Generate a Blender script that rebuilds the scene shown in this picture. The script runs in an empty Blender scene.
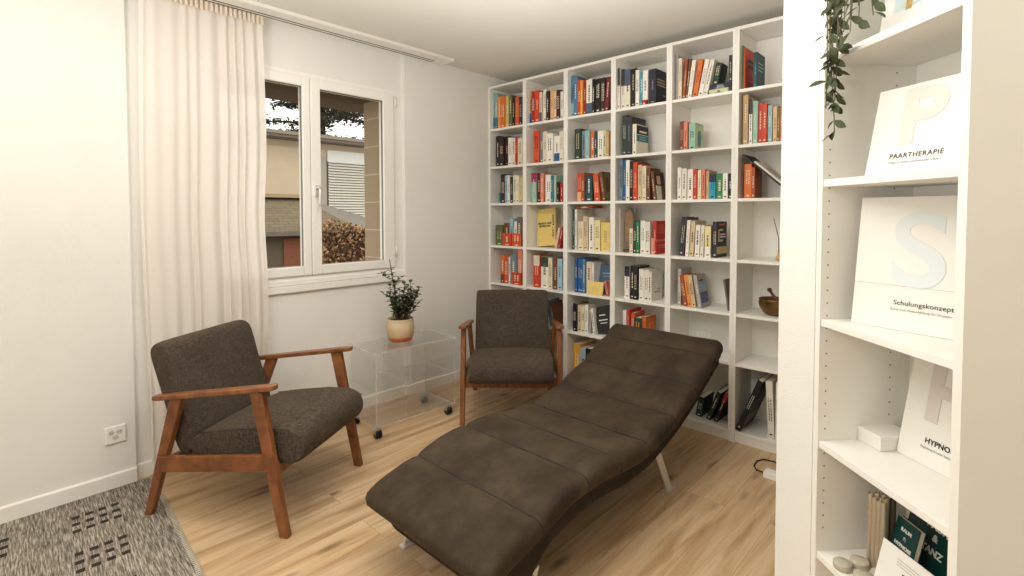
import bpy, bmesh, math, random
from mathutils import Vector, Matrix, Euler
random.seed(7)
sc = bpy.context.scene
col = sc.collection
sc.view_settings.view_transform = 'Standard'
sc.view_settings.look = 'None'
sc.view_settings.exposure = 0.0
PI = math.pi

# ------------------------------------------------------------------ helpers
def s2l(c):
    return tuple((x/12.92 if x <= 0.04045 else ((x+0.055)/1.055)**2.4) for x in c)
def rgb(r, g, b):
    return s2l((r/255, g/255, b/255)) + (1.0,)

MATS = {}
def mat(name, color, rough=0.6, metal=0.0, noise=0.0, nscale=20, bump=0.0, bscale=80, spec=0.4, stretch=None, sheen=0.0):
    if name in MATS: return MATS[name]
    m = bpy.data.materials.new(name); m.use_nodes = True
    nt = m.node_tree; b = nt.nodes['Principled BSDF']
    b.inputs['Base Color'].default_value = color
    b.inputs['Roughness'].default_value = rough
    b.inputs['Metallic'].default_value = metal
    b.inputs['Specular IOR Level'].default_value = spec
    if sheen: b.inputs['Sheen Weight'].default_value = sheen
    tc = nt.nodes.new('ShaderNodeTexCoord')
    src = tc.outputs['Object']
    if stretch:
        mp = nt.nodes.new('ShaderNodeMapping'); mp.inputs['Scale'].default_value = stretch
        nt.links.new(src, mp.inputs['Vector']); src = mp.outputs['Vector']
    n = nt.nodes.new('ShaderNodeTexNoise'); n.inputs['Scale'].default_value = nscale; n.inputs['Detail'].default_value = 5
    nt.links.new(src, n.inputs['Vector'])
    mx = nt.nodes.new('ShaderNodeMix'); mx.data_type = 'RGBA'
    k = 1-noise
    mx.inputs[6].default_value = (color[0]*k, color[1]*k, color[2]*k, 1)
    k = 1+noise
    mx.inputs[7].default_value = (min(1, color[0]*k), min(1, color[1]*k), min(1, color[2]*k), 1)
    rmp = nt.nodes.new('ShaderNodeMapRange'); rmp.inputs[1].default_value = 0.3; rmp.inputs[2].default_value = 0.7
    nt.links.new(n.outputs['Fac'], rmp.inputs[0]); nt.links.new(rmp.outputs[0], mx.inputs[0])
    nt.links.new(mx.outputs[2], b.inputs['Base Color'])
    if bump:
        n2 = nt.nodes.new('ShaderNodeTexNoise'); n2.inputs['Scale'].default_value = bscale; n2.inputs['Detail'].default_value = 3
        nt.links.new(src, n2.inputs['Vector'])
        bp = nt.nodes.new('ShaderNodeBump'); bp.inputs['Strength'].default_value = bump; bp.inputs['Distance'].default_value = 0.002
        nt.links.new(n2.outputs['Fac'], bp.inputs['Height']); nt.links.new(bp.outputs[0], b.inputs['Normal'])
    MATS[name] = m
    return m

class MB:
    """collects geometry, then links it as one mesh object"""
    def __init__(self): self.v = []; self.f = []; self.mi = []; self.sm = []
    def add(self, vs, fs, mi=0, smooth=False, M=None):
        o = len(self.v)
        for p in vs:
            p = Vector(p)
            self.v.append(M @ p if M is not None else p)
        for f in fs:
            self.f.append([i+o for i in f]); self.mi.append(mi); self.sm.append(smooth)
        return self
    def box(self, x0, x1, y0, y1, z0, z1, mi=0, M=None):
        vs = [(x, y, z) for x in (x0, x1) for y in (y0, y1) for z in (z0, z1)]
        fs = [(0,1,3,2),(4,6,7,5),(0,4,5,1),(2,3,7,6),(0,2,6,4),(1,5,7,3)]
        return self.add(vs, fs, mi, False, M)
    def prism(self, poly, a0, a1, axis='x', mi=0, M=None, smooth=False):
        """poly: list of (p,q); extruded along axis. axis x -> (a,p,q); y -> (p,a,q); z -> (p,q,a)"""
        def P(a, p, q): return {'x': (a, p, q), 'y': (p, a, q), 'z': (p, q, a)}[axis]
        n = len(poly)
        vs = [P(a0, *t) for t in poly] + [P(a1, *t) for t in poly]
        fs = [tuple(range(n))[::-1], tuple(range(n, 2*n))]
        fs += [(i, (i+1) % n, n+(i+1) % n, n+i) for i in range(n)]
        return self.add(vs, fs, mi, smooth, M)
    def lathe(self, prof, seg=24, mi=0, M=None, smooth=True, c=(0,0,0)):
        vs = []; fs = []
        for r, z in prof:
            for k in range(seg):
                a = 2*PI*k/seg; vs.append((c[0]+r*math.cos(a), c[1]+r*math.sin(a), c[2]+z))
        for i in range(len(prof)-1):
            for k in range(seg):
                fs.append((i*seg+k, i*seg+(k+1) % seg, (i+1)*seg+(k+1) % seg, (i+1)*seg+k))
        fs.append(tuple(range(seg))[::-1]); fs.append(tuple(range((len(prof)-1)*seg, len(prof)*seg)))
        return self.add(vs, fs, mi, smooth, M)
    def tube(self, pts, rad, seg=8, mi=0, M=None, smooth=True):
        pts = [Vector(p) for p in pts]; n = len(pts)
        rs = rad if isinstance(rad, (list, tuple)) else [rad]*n
        vs = []; fs = []
        up = Vector((0.13, 0.31, 0.94)).normalized()
        for i, p in enumerate(pts):
            t = (pts[min(i+1, n-1)]-pts[max(i-1, 0)]).normalized()
            a = t.cross(up)
            if a.length < 1e-3: a = t.cross(Vector((1, 0, 0)))
            a.normalize(); b = t.cross(a)
            for k in range(seg):
                w = 2*PI*k/seg; vs.append(p+a*math.cos(w)*rs[i]+b*math.sin(w)*rs[i])
        for i in range(n-1):
            for k in range(seg): fs.append((i*seg+k, i*seg+(k+1) % seg, (i+1)*seg+(k+1) % seg, (i+1)*seg+k))
        fs.append(tuple(range(seg))[::-1]); fs.append(tuple(range((n-1)*seg, n*seg)))
        return self.add(vs, fs, mi, smooth, M)
    def grid(self, fn, nu, nv, mi=0, smooth=True, M=None):
        vs = [fn(i/nu, j/nv) for i in range(nu+1) for j in range(nv+1)]
        fs = [(i*(nv+1)+j, (i+1)*(nv+1)+j, (i+1)*(nv+1)+j+1, i*(nv+1)+j+1) for i in range(nu) for j in range(nv)]
        return self.add(vs, fs, mi, smooth, M)
    def build(self, name, mats, parent=None, loc=(0,0,0), rot=(0,0,0), bevel=0, segs=2, fix=True, smooth_all=False):
        me = bpy.data.meshes.new(name)
        me.from_pydata([tuple(v) for v in self.v], [], self.f)
        if not isinstance(mats, (list, tuple)): mats = [mats]
        for m in mats: me.materials.append(m)
        for p, mi, s in zip(me.polygons, self.mi, self.sm):
            p.material_index = mi; p.use_smooth = s or smooth_all
        if fix:
            bm = bmesh.new(); bm.from_mesh(me); bmesh.ops.recalc_face_normals(bm, faces=bm.faces); bm.to_mesh(me); bm.free()
        me.update()
        o = bpy.data.objects.new(name, me); col.objects.link(o)
        o.location = loc; o.rotation_euler = rot
        if parent: o.parent = parent
        if bevel:
            b = o.modifiers.new('bevel', 'BEVEL'); b.width = bevel; b.segments = segs; b.limit_method = 'ANGLE'; b.angle_limit = math.radians(40)
        return o
def tag(o, label=None, cat=None, group=None, kind=None):
    if label: o['label'] = label
    if cat: o['category'] = cat
    if group: o['group'] = group
    if kind: o['kind'] = kind
    return o
def thing(name, label, cat, loc=(0,0,0), rz=0, group=None):
    o = bpy.data.objects.new(name, None); col.objects.link(o)
    o.empty_display_size = 0.1
    o.location = loc; o.rotation_euler = (0, 0, rz)
    return tag(o, label, cat, group)
def struct(name, mb, m, **k):
    return tag(mb.build(name, m, **k), kind='structure')
def text(name, body, size, m, parent, loc, rot, bold=0.0, align='CENTER', sx=1.0, spacing=1.0):
    cu = bpy.data.curves.new(name, 'FONT'); cu.body = body; cu.size = size; cu.align_x = align; cu.align_y = 'CENTER'
    cu.extrude = 0.0003; cu.offset = bold; cu.space_character = spacing
    cu.materials.append(m)
    tmp = bpy.data.objects.new('tmp_text', cu); col.objects.link(tmp)
    me = bpy.data.meshes.new_from_object(tmp.evaluated_get(bpy.context.evaluated_depsgraph_get())); bpy.data.objects.remove(tmp)
    o = bpy.data.objects.new(name, me); col.objects.link(o); o.parent = parent
    o.location = loc; o.rotation_euler = rot; o.scale = (sx, 1, 1)
    return o

# ------------------------------------------------------------------ camera
F_PX, CX, CY = 508.657, 513.866, 230.325
CAM = Vector((-2.98043, -3.05741, 1.323))
yaw, pitch, roll = math.radians(47.07636), math.radians(-1.93469), math.radians(-0.07693)
Fv = Vector((math.sin(yaw)*math.cos(pitch), math.cos(yaw)*math.cos(pitch), math.sin(pitch)))
Rv = Vector((math.cos(yaw), -math.sin(yaw), 0)); Uv = Rv.cross(Fv)
R2 = Rv*math.cos(roll)+Uv*math.sin(roll); U2 = Uv*math.cos(roll)-Rv*math.sin(roll)
cd = bpy.data.cameras.new('camera'); cam = bpy.data.objects.new('camera', cd); col.objects.link(cam)
M = Matrix(((R2.x, U2.x, -Fv.x, CAM.x), (R2.y, U2.y, -Fv.y, CAM.y), (R2.z, U2.z, -Fv.z, CAM.z), (0, 0, 0, 1)))
cam.matrix_world = M
cd.sensor_width = 36; cd.lens = 36*F_PX/1024; cd.shift_x = (512-CX)/1024; cd.shift_y = (CY-288)/1024
cd.clip_start = 0.05
sc.camera = cam
# ------------------------------------------------------------------ materials
m_wall = mat('wall_paint', rgb(231,230,224), 0.85, noise=0.012, nscale=6, bump=0.5, bscale=220, spec=0.2)
m_ceil = mat('ceiling_paint', rgb(225,222,214), 0.9, noise=0.01, nscale=4, bump=0.15, bscale=150, spec=0.15)
m_white = mat('white_laminate', rgb(236,234,227), 0.45, noise=0.01, nscale=5)
m_pvc = mat('window_plastic', rgb(238,236,230), 0.3, noise=0.005)
m_base = mat('skirting_paint', rgb(236,234,228), 0.45)
m_black = mat('black_plastic', rgb(22,21,20), 0.4)
m_dark = mat('dark_groove', rgb(70,62,50), 0.7)
m_hole = mat('drilled_hole', rgb(128,120,106), 0.8)
m_chrome = mat('chrome', rgb(215,215,215), 0.18, metal=1.0)
m_steel = mat('brushed_steel', rgb(222,221,217), 0.4, metal=0.6, noise=0.03, stretch=(1,1,12))
m_page = mat('paper_pages', rgb(225,216,195), 0.8, noise=0.06, nscale=60, stretch=(60,60,1))
m_ink = mat('black_ink', rgb(52,48,46), 0.7)
m_inkgrey = mat('grey_ink', rgb(176,174,168), 0.7)

def wood_mat(name, c1, c2, scale=(1,1,1), rough=0.4):
    m = bpy.data.materials.new(name); m.use_nodes = True; nt = m.node_tree; b = nt.nodes['Principled BSDF']
    tc = nt.nodes.new('ShaderNodeTexCoord'); mp = nt.nodes.new('ShaderNodeMapping'); mp.inputs['Scale'].default_value = scale
    nt.links.new(tc.outputs['Object'], mp.inputs[0])
    n = nt.nodes.new('ShaderNodeTexNoise'); n.inputs['Scale'].default_value = 14; n.inputs['Detail'].default_value = 8; n.inputs['Distortion'].default_value = 0.6
    nt.links.new(mp.outputs[0], n.inputs['Vector'])
    r = nt.nodes.new('ShaderNodeValToRGB'); r.color_ramp.elements[0].position = 0.35; r.color_ramp.elements[1].position = 0.68
    r.color_ramp.elements[0].color = c1; r.color_ramp.elements[1].color = c2
    nt.links.new(n.outputs['Fac'], r.inputs[0]); nt.links.new(r.outputs[0], b.inputs['Base Color'])
    b.inputs['Roughness'].default_value = rough
    return m
m_teak = wood_mat('stained_wood', rgb(106,62,33), rgb(146,92,54), (6,0.9,0.9), 0.36)

def floor_mat():
    m = bpy.data.materials.new('oak_planks'); m.use_nodes = True; nt = m.node_tree; L = nt.links; N = nt.nodes; b = N['Principled BSDF']
    tc = N.new('ShaderNodeTexCoord')
    br = N.new('ShaderNodeTexBrick'); br.offset = 0.37; br.squash = 1.0
    br.inputs['Scale'].default_value = 1.0; br.inputs['Brick Width'].default_value = 1.85; br.inputs['Row Height'].default_value = 0.185
    br.inputs['Mortar Size'].default_value = 0.0012; br.inputs['Mortar Smooth'].default_value = 0.3; br.inputs['Bias'].default_value = 0
    br.inputs['Color1'].default_value = (0,0,0,1); br.inputs['Color2'].default_value = (1,1,1,1); br.inputs['Mortar'].default_value = (0.5,0.5,0.5,1)
    L.new(tc.outputs['Object'], br.inputs['Vector'])
    # grain offset per plank
    sep = N.new('ShaderNodeSeparateColor'); L.new(br.outputs['Color'], sep.inputs[0])
    cmb = N.new('ShaderNodeCombineXYZ'); mu = N.new('ShaderNodeMath'); mu.operation = 'MULTIPLY'; mu.inputs[1].default_value = 7.3
    L.new(sep.outputs[0], mu.inputs[0]); L.new(mu.outputs[0], cmb.inputs[0]); L.new(mu.outputs[0], cmb.inputs[2])
    va = N.new('ShaderNodeVectorMath'); L.new(tc.outputs['Object'], va.inputs[0]); L.new(cmb.outputs[0], va.inputs[1])
    mp = N.new('ShaderNodeMapping'); mp.inputs['Scale'].default_value = (0.9, 11, 1); L.new(va.outputs[0], mp.inputs[0])
    n1 = N.new('ShaderNodeTexNoise'); n1.inputs['Scale'].default_value = 1.6; n1.inputs['Detail'].default_value = 7; n1.inputs['Roughness'].default_value = 0.6; n1.inputs['Distortion'].default_value = 0.5
    L.new(mp.outputs[0], n1.inputs['Vector'])
    r = N.new('ShaderNodeValToRGB'); e = r.color_ramp.elements
    e[0].position = 0.30; e[0].color = rgb(164,128,90); e[1].position = 0.62; e[1].color = rgb(210,182,146)
    x = e.new(0.46); x.color = rgb(194,162,122)
    L.new(n1.outputs['Fac'], r.inputs[0])
    # fine grain
    mp2 = N.new('ShaderNodeMapping'); mp2.inputs['Scale'].default_value = (3, 90, 1); L.new(va.outputs[0], mp2.inputs[0])
    n2 = N.new('ShaderNodeTexNoise'); n2.inputs['Scale'].default_value = 2; n2.inputs['Detail'].default_value = 3; L.new(mp2.outputs[0], n2.inputs['Vector'])
    mr = N.new('ShaderNodeMapRange'); mr.inputs[1].default_value = 0.3; mr.inputs[2].default_value = 0.75; mr.inputs[3].default_value = 0.90; mr.inputs[4].default_value = 1.04
    L.new(n2.outputs['Fac'], mr.inputs[0])
    # dark cracks / knots
    mp3 = N.new('ShaderNodeMapping'); mp3.inputs['Scale'].default_value = (2.2, 7.5, 1); L.new(va.outputs[0], mp3.inputs[0])
    vo = N.new('ShaderNodeTexVoronoi'); vo.inputs['Scale'].default_value = 1.15; L.new(mp3.outputs[0], vo.inputs['Vector'])
    mk = N.new('ShaderNodeMapRange'); mk.inputs[1].default_value = 0.03; mk.inputs[2].default_value = 0.20; mk.inputs[3].default_value = 0.30; mk.inputs[4].default_value = 1.0
    L.new(vo.outputs['Distance'], mk.inputs[0])
    mp4 = N.new('ShaderNodeMapping'); mp4.inputs['Scale'].default_value = (1.3, 16, 1); mp4.inputs['Location'].default_value = (3,1,5); L.new(va.outputs[0], mp4.inputs[0])
    n4 = N.new('ShaderNodeTexNoise'); n4.inputs['Scale'].default_value = 1.2; n4.inputs['Detail'].default_value = 3; L.new(mp4.outputs[0], n4.inputs['Vector'])
    m4 = N.new('ShaderNodeMapRange'); m4.inputs[1].default_value = 0.66; m4.inputs[2].default_value = 0.76; m4.inputs[3].default_value = 1.0; m4.inputs[4].default_value = 0.66
    L.new(n4.outputs['Fac'], m4.inputs[0])
    # plank tone
    pt = N.new('ShaderNodeMapRange'); pt.inputs[3].default_value = 0.90; pt.inputs[4].default_value = 1.07; L.new(sep.outputs[0], pt.inputs[0])
    seam = N.new('ShaderNodeMapRange'); seam.inputs[3].default_value = 1.0; seam.inputs[4].default_value = 0.6; L.new(br.outputs['Fac'], seam.inputs[0])
    prev = None
    for node in (mr, mk, m4, pt, seam):
        if prev is None: prev = node.outputs[0]
        else:
            q = N.new('ShaderNodeMath'); q.operation = 'MULTIPLY'; L.new(prev, q.inputs[0]); L.new(node.outputs[0], q.inputs[1]); prev = q.outputs[0]
    vm = N.new('ShaderNodeVectorMath'); vm.operation = 'SCALE'; L.new(r.outputs[0], vm.inputs[0]); L.new(prev, vm.inputs['Scale'])
    L.new(vm.outputs[0], b.inputs['Base Color'])
    b.inputs['Roughness'].default_value = 0.42; b.inputs['Specular IOR Level'].default_value = 0.35
    bp = N.new('ShaderNodeBump'); bp.inputs['Strength'].default_value = 0.15; bp.inputs['Distance'].default_value = 0.001
    L.new(prev, bp.inputs['Height']); L.new(bp.outputs[0], b.inputs['Normal'])
    return m
m_floor = floor_mat()

def fabric_mat(name, c, sc1=260, contrast=0.35, blot=0.12, bscale=6, rough=0.95, weave=True):
    m = bpy.data.materials.new(name); m.use_nodes = True; nt = m.node_tree; L = nt.links; N = nt.nodes; b = N['Principled BSDF']
    tc = N.new('ShaderNodeTexCoord')
    outs = []
    for st in ((1,1,9),(9,3,1)) if weave else ((1,1,1),):
        mp = N.new('ShaderNodeMapping'); mp.inputs['Scale'].default_value = st; L.new(tc.outputs['Object'], mp.inputs[0])
        n = N.new('ShaderNodeTexNoise'); n.inputs['Scale'].default_value = sc1/6 if weave else sc1; n.inputs['Detail'].default_value = 3; L.new(mp.outputs[0], n.inputs['Vector'])
        mr = N.new('ShaderNodeMapRange'); mr.inputs[1].default_value = 0.3; mr.inputs[2].default_value = 0.7; mr.inputs[3].default_value = 1-contrast; mr.inputs[4].default_value = 1+contrast
        L.new(n.outputs['Fac'], mr.inputs[0]); outs.append(mr.outputs[0])
    n = N.new('ShaderNodeTexNoise'); n.inputs['Scale'].default_value = bscale; n.inputs['Detail'].default_value = 6; n.inputs['Roughness'].default_value = 0.65; L.new(tc.outputs['Object'], n.inputs['Vector'])
    mr = N.new('ShaderNodeMapRange'); mr.inputs[1].default_value = 0.32; mr.inputs[2].default_value = 0.68; mr.inputs[3].default_value = 1-blot; mr.inputs[4].default_value = 1+blot
    L.new(n.outputs['Fac'], mr.inputs[0]); outs.append(mr.outputs[0])
    prev = outs[0]
    for o in outs[1:]:
        q = N.new('ShaderNodeMath'); q.operation = 'MULTIPLY'; L.new(prev, q.inputs[0]); L.new(o, q.inputs[1]); prev = q.outputs[0]
    vm = N.new('ShaderNodeVectorMath'); vm.operation = 'SCALE'; vm.inputs[0].default_value = c[:3]; L.new(prev, vm.inputs['Scale'])
    L.new(vm.outputs[0], b.inputs['Base Color']); b.inputs['Roughness'].default_value = rough; b.inputs['Specular IOR Level'].default_value = 0.15
    b.inputs['Sheen Weight'].default_value = 0.12 if weave else 0.08
    b.inputs['Sheen Roughness'].default_value = 0.5; b.inputs['Sheen Tint'].default_value = rgb(200,170,135)
    bp = N.new('ShaderNodeBump'); bp.inputs['Strength'].default_value = 0.3; bp.inputs['Distance'].default_value = 0.001; L.new(prev, bp.inputs['Height']); L.new(bp.outputs[0], b.inputs['Normal'])
    return m
m_tweed = fabric_mat('brown_grey_upholstery', rgb(74,65,56))
m_suede = fabric_mat('dark_brown_suede', rgb(64,54,42), sc1=180, contrast=0.05, blot=0.45, bscale=5.0, weave=False, rough=0.8)
m_suede2 = fabric_mat('dark_brown_suede_base', rgb(46,38,30), sc1=180, contrast=0.06, blot=0.2, bscale=6, weave=False, rough=0.85)
m_piping = mat('dark_piping', rgb(44,36,30), 0.8)

def clear_mat(name, tint, gl=1.0, base=0.06):
    m = bpy.data.materials.new(name); m.use_nodes = True; nt = m.node_tree; L = nt.links; N = nt.nodes
    N.remove(N['Principled BSDF']); out = N['Material Output']
    t = N.new('ShaderNodeBsdfTransparent'); t.inputs[0].default_value = tint
    g = N.new('ShaderNodeBsdfGlossy'); g.inputs['Roughness'].default_value = 0.02
    fr = N.new('ShaderNodeFresnel'); fr.inputs[0].default_value = 1.45
    mu = N.new('ShaderNodeMath'); mu.operation = 'MULTIPLY_ADD'; mu.inputs[1].default_value = gl; mu.inputs[2].default_value = base-0.04; L.new(fr.outputs[0], mu.inputs[0])
    mx = N.new('ShaderNodeMixShader'); L.new(mu.outputs[0], mx.inputs[0]); L.new(t.outputs[0], mx.inputs[1]); L.new(g.outputs[0], mx.inputs[2]); L.new(mx.outputs[0], out.inputs[0])
    return m
m_acryl = clear_mat('clear_acrylic', (0.992,0.992,0.988,1), 0.45, 0.04)
def edge_mat():
    m = bpy.data.materials.new('acrylic_edge'); m.use_nodes = True; nt = m.node_tree; L = nt.links; N = nt.nodes
    b = N['Principled BSDF']; b.inputs['Base Color'].default_value = rgb(250,248,240); b.inputs['Roughness'].default_value = 0.15
    t = N.new('ShaderNodeBsdfTransparent'); mx = N.new('ShaderNodeMixShader'); mx.inputs[0].default_value = 0.25
    L.new(t.outputs[0], mx.inputs[1]); L.new(b.outputs[0], mx.inputs[2]); L.new(mx.outputs[0], N['Material Output'].inputs[0])
    return m
m_edge = edge_mat()
m_glass = clear_mat('window_glass', (0.95,0.955,0.94,1), 0.3, 0.025)

def curtain_mat():
    m = bpy.data.materials.new('sheer_curtain'); m.use_nodes = True; nt = m.node_tree; L = nt.links; N = nt.nodes
    b = N['Principled BSDF']; b.inputs['Base Color'].default_value = rgb(246,240,233); b.inputs['Roughness'].default_value = 0.9; b.inputs['Specular IOR Level'].default_value = 0.1
    tr = N.new('ShaderNodeBsdfTranslucent'); tr.inputs[0].default_value = rgb(242,236,228)
    t = N.new('ShaderNodeBsdfTransparent')
    a = N.new('ShaderNodeMixShader'); a.inputs[0].default_value = 0.35; L.new(b.outputs[0], a.inputs[1]); L.new(tr.outputs[0], a.inputs[2])
    lw = N.new('ShaderNodeLayerWeight'); lw.inputs[0].default_value = 0.35
    mr = N.new('ShaderNodeMapRange'); mr.inputs[3].default_value = 0.965; mr.inputs[4].default_value = 1.0; L.new(lw.outputs['Facing'], mr.inputs[0])
    c = N.new('ShaderNodeMixShader'); L.new(mr.outputs[0], c.inputs[0]); L.new(t.outputs[0], c.inputs[1]); L.new(a.outputs[0], c.inputs[2])
    L.new(c.outputs[0], N['Material Output'].inputs[0]); return m
m_curtain = curtain_mat()

# ------------------------------------------------------------------ room
CE = 2.46
XL, YB = -4.7, -5.2
XN0, XN1, NY = -2.44, -0.835, 0.03          # shallow window niche
WX0, WX1, WZ0, WZ1 = -2.12, -0.885, 0.915, 2.19
struct('floor', MB().box(XL, 0.45, YB, 0.3, -0.1, 0), m_floor)
struct('ceiling', MB().box(XL-0.2, 0.45, YB-0.2, 0.3, CE, CE+0.15), m_ceil)
w = MB()
w.box(XL, XN0, 0, 0.3, 0, CE).box(XN1, 0.28, 0, 0.3, 0, CE)
w.box(XN0, WX0, NY, 0.3, 0, CE).box(WX1, XN1, NY, 0.3, 0, CE)
w.box(WX0, WX1, NY, 0.3, 0, WZ0).box(WX0, WX1, NY, 0.3, WZ1, CE)
struct('wall_north', w, m_wall)
struct('wall_east', MB().box(0.28, 0.45, YB, 0.3, 0, CE), m_wall)
struct('wall_west', MB().box(XL-0.2, XL, YB, 0.3, 0, CE), m_wall)
struct('wall_south', MB().box(XL-0.2, 0.45, YB-0.2, YB, 0, CE), m_wall)
# skirting
def skirt(x0, x1, y, name):
    struct(name, MB().prism([(y-0.012,0),(y,0),(y,0.072),(y-0.008,0.072),(y-0.012,0.066)], x0, x1, 'x'), m_base)
skirt(XL, XN0, 0, 'baseboard_north')
skirt(XN0, XN1, NY, 'baseboard_niche')
skirt(XN1, 0.0, 0, 'baseboard_corner')
struct('baseboard_west', MB().box(XL, XL+0.012, YB, 0, 0, 0.07), m_base)

# exterior reveal, sill and overhang
def reveal_mat():
    m = bpy.data.materials.new('stone_reveal'); m.use_nodes = True; nt = m.node_tree; L = nt.links; N = nt.nodes; b = N['Principled BSDF']
    tc = N.new('ShaderNodeTexCoord'); sp = N.new('ShaderNodeSeparateXYZ'); L.new(tc.outputs['Object'], sp.inputs[0])
    md = N.new('ShaderNodeMath'); md.operation = 'MODULO'; md.inputs[1].default_value = 0.2; L.new(sp.outputs[2], md.inputs[0])
    lt = N.new('ShaderNodeMath'); lt.operation = 'LESS_THAN'; lt.inputs[1].default_value = 0.008; L.new(md.outputs[0], lt.inputs[0])
    mx = N.new('ShaderNodeMix'); mx.data_type = 'RGBA'; mx.inputs[6].default_value = rgb(160,142,114); mx.inputs[7].default_value = rgb(188,176,152); L.new(lt.outputs[0], mx.inputs[0])
    L.new(mx.outputs[2], b.inputs['Base Color']); b.inputs['Roughness'].default_value = 0.9; return m
m_reveal = reveal_mat()
m_soffit = mat('brown_soffit', rgb(96,80,62), 0.8, noise=0.1)
r = MB()
r.box(WX0-0.02, -2.06, 0.105, 0.32, WZ0-0.05, 2.25).box(-0.97, WX1+0.02, 0.105, 0.32, WZ0-0.05, 2.25)
struct('trim_reveal', r, m_reveal)
struct('trim_soffit', MB().box(WX0-0.6, WX1+0.9, 0.3, 0.665, 2.13, 2.25).box(WX0, WX1, 0.105, 0.31, 2.13, 2.25), m_soffit)
struct('trim_outer_sill', MB().box(WX0, WX1, 0.105, 0.36, WZ0-0.04, WZ0+0.03), m_reveal)

# window
def frame_ring(mb, x0, x1, z0, z1, wl, wr, wb, wt, y0, y1):
    mb.box(x0, x0+wl, y0, y1, z0, z1).box(x1-wr, x1, y0, y1, z0, z1)
    mb.box(x0+wl, x1-wr, y0, y1, z0, z0+wb).box(x0+wl, x1-wr, y0, y1, z1-wt, z1)
win = thing('window_1', None, None, (0,0,0)); tag(win, kind='structure')
fr = MB(); frame_ring(fr, WX0, WX1, WZ0, WZ1, 0.035, 0.035, 0.03, 0.035, NY-0.002, 0.10)
fr.build('window_frame', m_pvc, win, bevel=0.003)
GZ0, GZ1 = 0.998, 2.10
for nm, x0, x1, g0, g1 in (('window_sash', WX0+0.03, -1.522, -2.03, -1.570), ('window_sash', -1.519, WX1-0.03, -1.455, -1.0)):
    s = MB(); frame_ring(s, x0, x1, WZ0+0.025, WZ1-0.03, g0-x0, x1-g1, GZ0-WZ0-0.025, WZ1-0.03-GZ1, NY-0.016, 0.075)
    so = s.build(nm, m_pvc, win, bevel=0.005)
    gk = MB(); frame_ring(gk, g0-0.004, g1+0.004, GZ0-0.004, GZ1+0.004, 0.006, 0.006, 0.006, 0.006, NY-0.002, 0.045)
    gk.build('glazing_seal', mat('grey_seal', rgb(120,118,112), 0.6), so)
    MB().box(g0, g1, 0.035, 0.041, GZ0, GZ1).build('window_pane', m_glass, so)
hd = MB().box(-1.500, -1.478, -0.002, 0.014, 1.43, 1.50)
hd.tube([(-1.489, 0.0, 1.485), (-1.489, -0.028, 1.482), (-1.489, -0.036, 1.47), (-1.489, -0.036, 1.38), (-1.489, -0.034, 1.365)], [0.008,0.008,0.009,0.0085,0.007], 10)
tag(hd.build('window_handle', m_steel, win, bevel=0.002), 'silver window handle')
for z in (2.07, 1.02):
    MB().tube([(-0.900, NY-0.01, z), (-0.900, NY-0.01, z+0.07)], 0.008, 10).build('hinge', m_pvc, win)
struct('trim_window_sill', MB().box(-2.14, XN1, NY-0.022, NY+0.001, 0.845, 0.886).box(-2.14, XN1, NY-0.012, NY+0.001, 0.888, 0.916), m_pvc, bevel=0.002)

# curtain rail on the ceiling
rail = thing('curtain_rail', 'long white two-groove curtain rail fixed to the ceiling above the window', 'curtain rail', (0,0,CE))
MB().box(-3.2, -0.53, -0.165, -0.02, -0.022, -0.0005).build('rail_profile', m_white, rail, bevel=0.002)
MB().box(-3.19, -0.62, -0.075, -0.067, -0.0235, -0.021).build('groove', m_dark, rail)
MB().box(-3.19, -0.62, -0.043, -0.035, -0.0235, -0.021).build('groove', m_dark, rail)
MB().box(-0.53, -0.51, -0.168, -0.018, -0.025, -0.0005).build('end_cap', m_white, rail, bevel=0.002)

# curtain
def curtain(u, v):
    zt = CE-0.03; x = -2.385+0.568*u
    if u > 0.0: pass
    f = 1.0-v
    amp = 0.010+0.009*v
    k_ = 0.35+0.65*min(1, max(0, (u-0.25)/0.4))
    amp *= k_
    ph = 2*PI*11*u + 2.4*math.sin(5*u+1) + 1.3*math.sin(17*u)
    y = -0.026 + amp*math.sin(ph) + 0.008*v*math.sin(2*PI*3.1*u+2*v)
    x += 0.010*v*math.sin(ph*0.5+1.2) + 0.035*(u-0.5)*math.sin(PI*min(1, v*1.15))
    # slight pull-in of the free edge near the window
    x += -0.02*u*math.exp(-((v-0.47)/0.12)**2)
    return (x, y, zt-(zt-0.03)*v)
cm = MB().grid(curtain, 260, 40)
cu = cm.build('curtain', m_curtain, None, fix=False)
tag(cu, 'sheer off-white curtain hanging in soft folds beside the window behind the armchair', 'curtain')
hd = MB()
for k in range(26):
    x = -2.40+0.58*k/25
    hd.box(x-0.006, x+0.006, -0.045, -0.040, 2.385, 2.432)
hd.build('pleat_tape', mat('pleat_tape', rgb(226,212,190), 0.9), cu)

# wall socket
ot = thing('wall_socket', 'white square triple wall socket low on the wall above the rug', 'socket', (-2.52, 0, 0.26))
MB().box(-0.041, 0.041, -0.010, -0.0005, -0.041, 0.041).build('cover_plate', m_pvc, ot, bevel=0.003)
for (dx, dz, a) in ((-0.016, 0.012, 0.5), (0.016, 0.012, -0.5), (0.0, -0.014, 0.0)):
    o = MB().prism([(0.014*math.cos(t+PI/6), 0.014*math.sin(t+PI/6)) for t in [k*PI/3 for k in range(6)]], -0.0112, -0.0095, 'y').build('socket_face', mat('socket_face', rgb(215,212,206), 0.4), ot, loc=(dx, 0, dz), rot=(0, a, 0))
    h = MB()
    for q in ((-0.0055, 0.002), (0.0055, 0.002), (0, -0.0035)):
        h.lathe([(0.0019, 0), (0.0019, 0.0012)], 10, M=Matrix.Translation((q[0], -0.0113, q[1])) @ Matrix.Rotation(PI/2, 4, 'X'))
    h.build('socket_holes', m_black, o)

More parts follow.
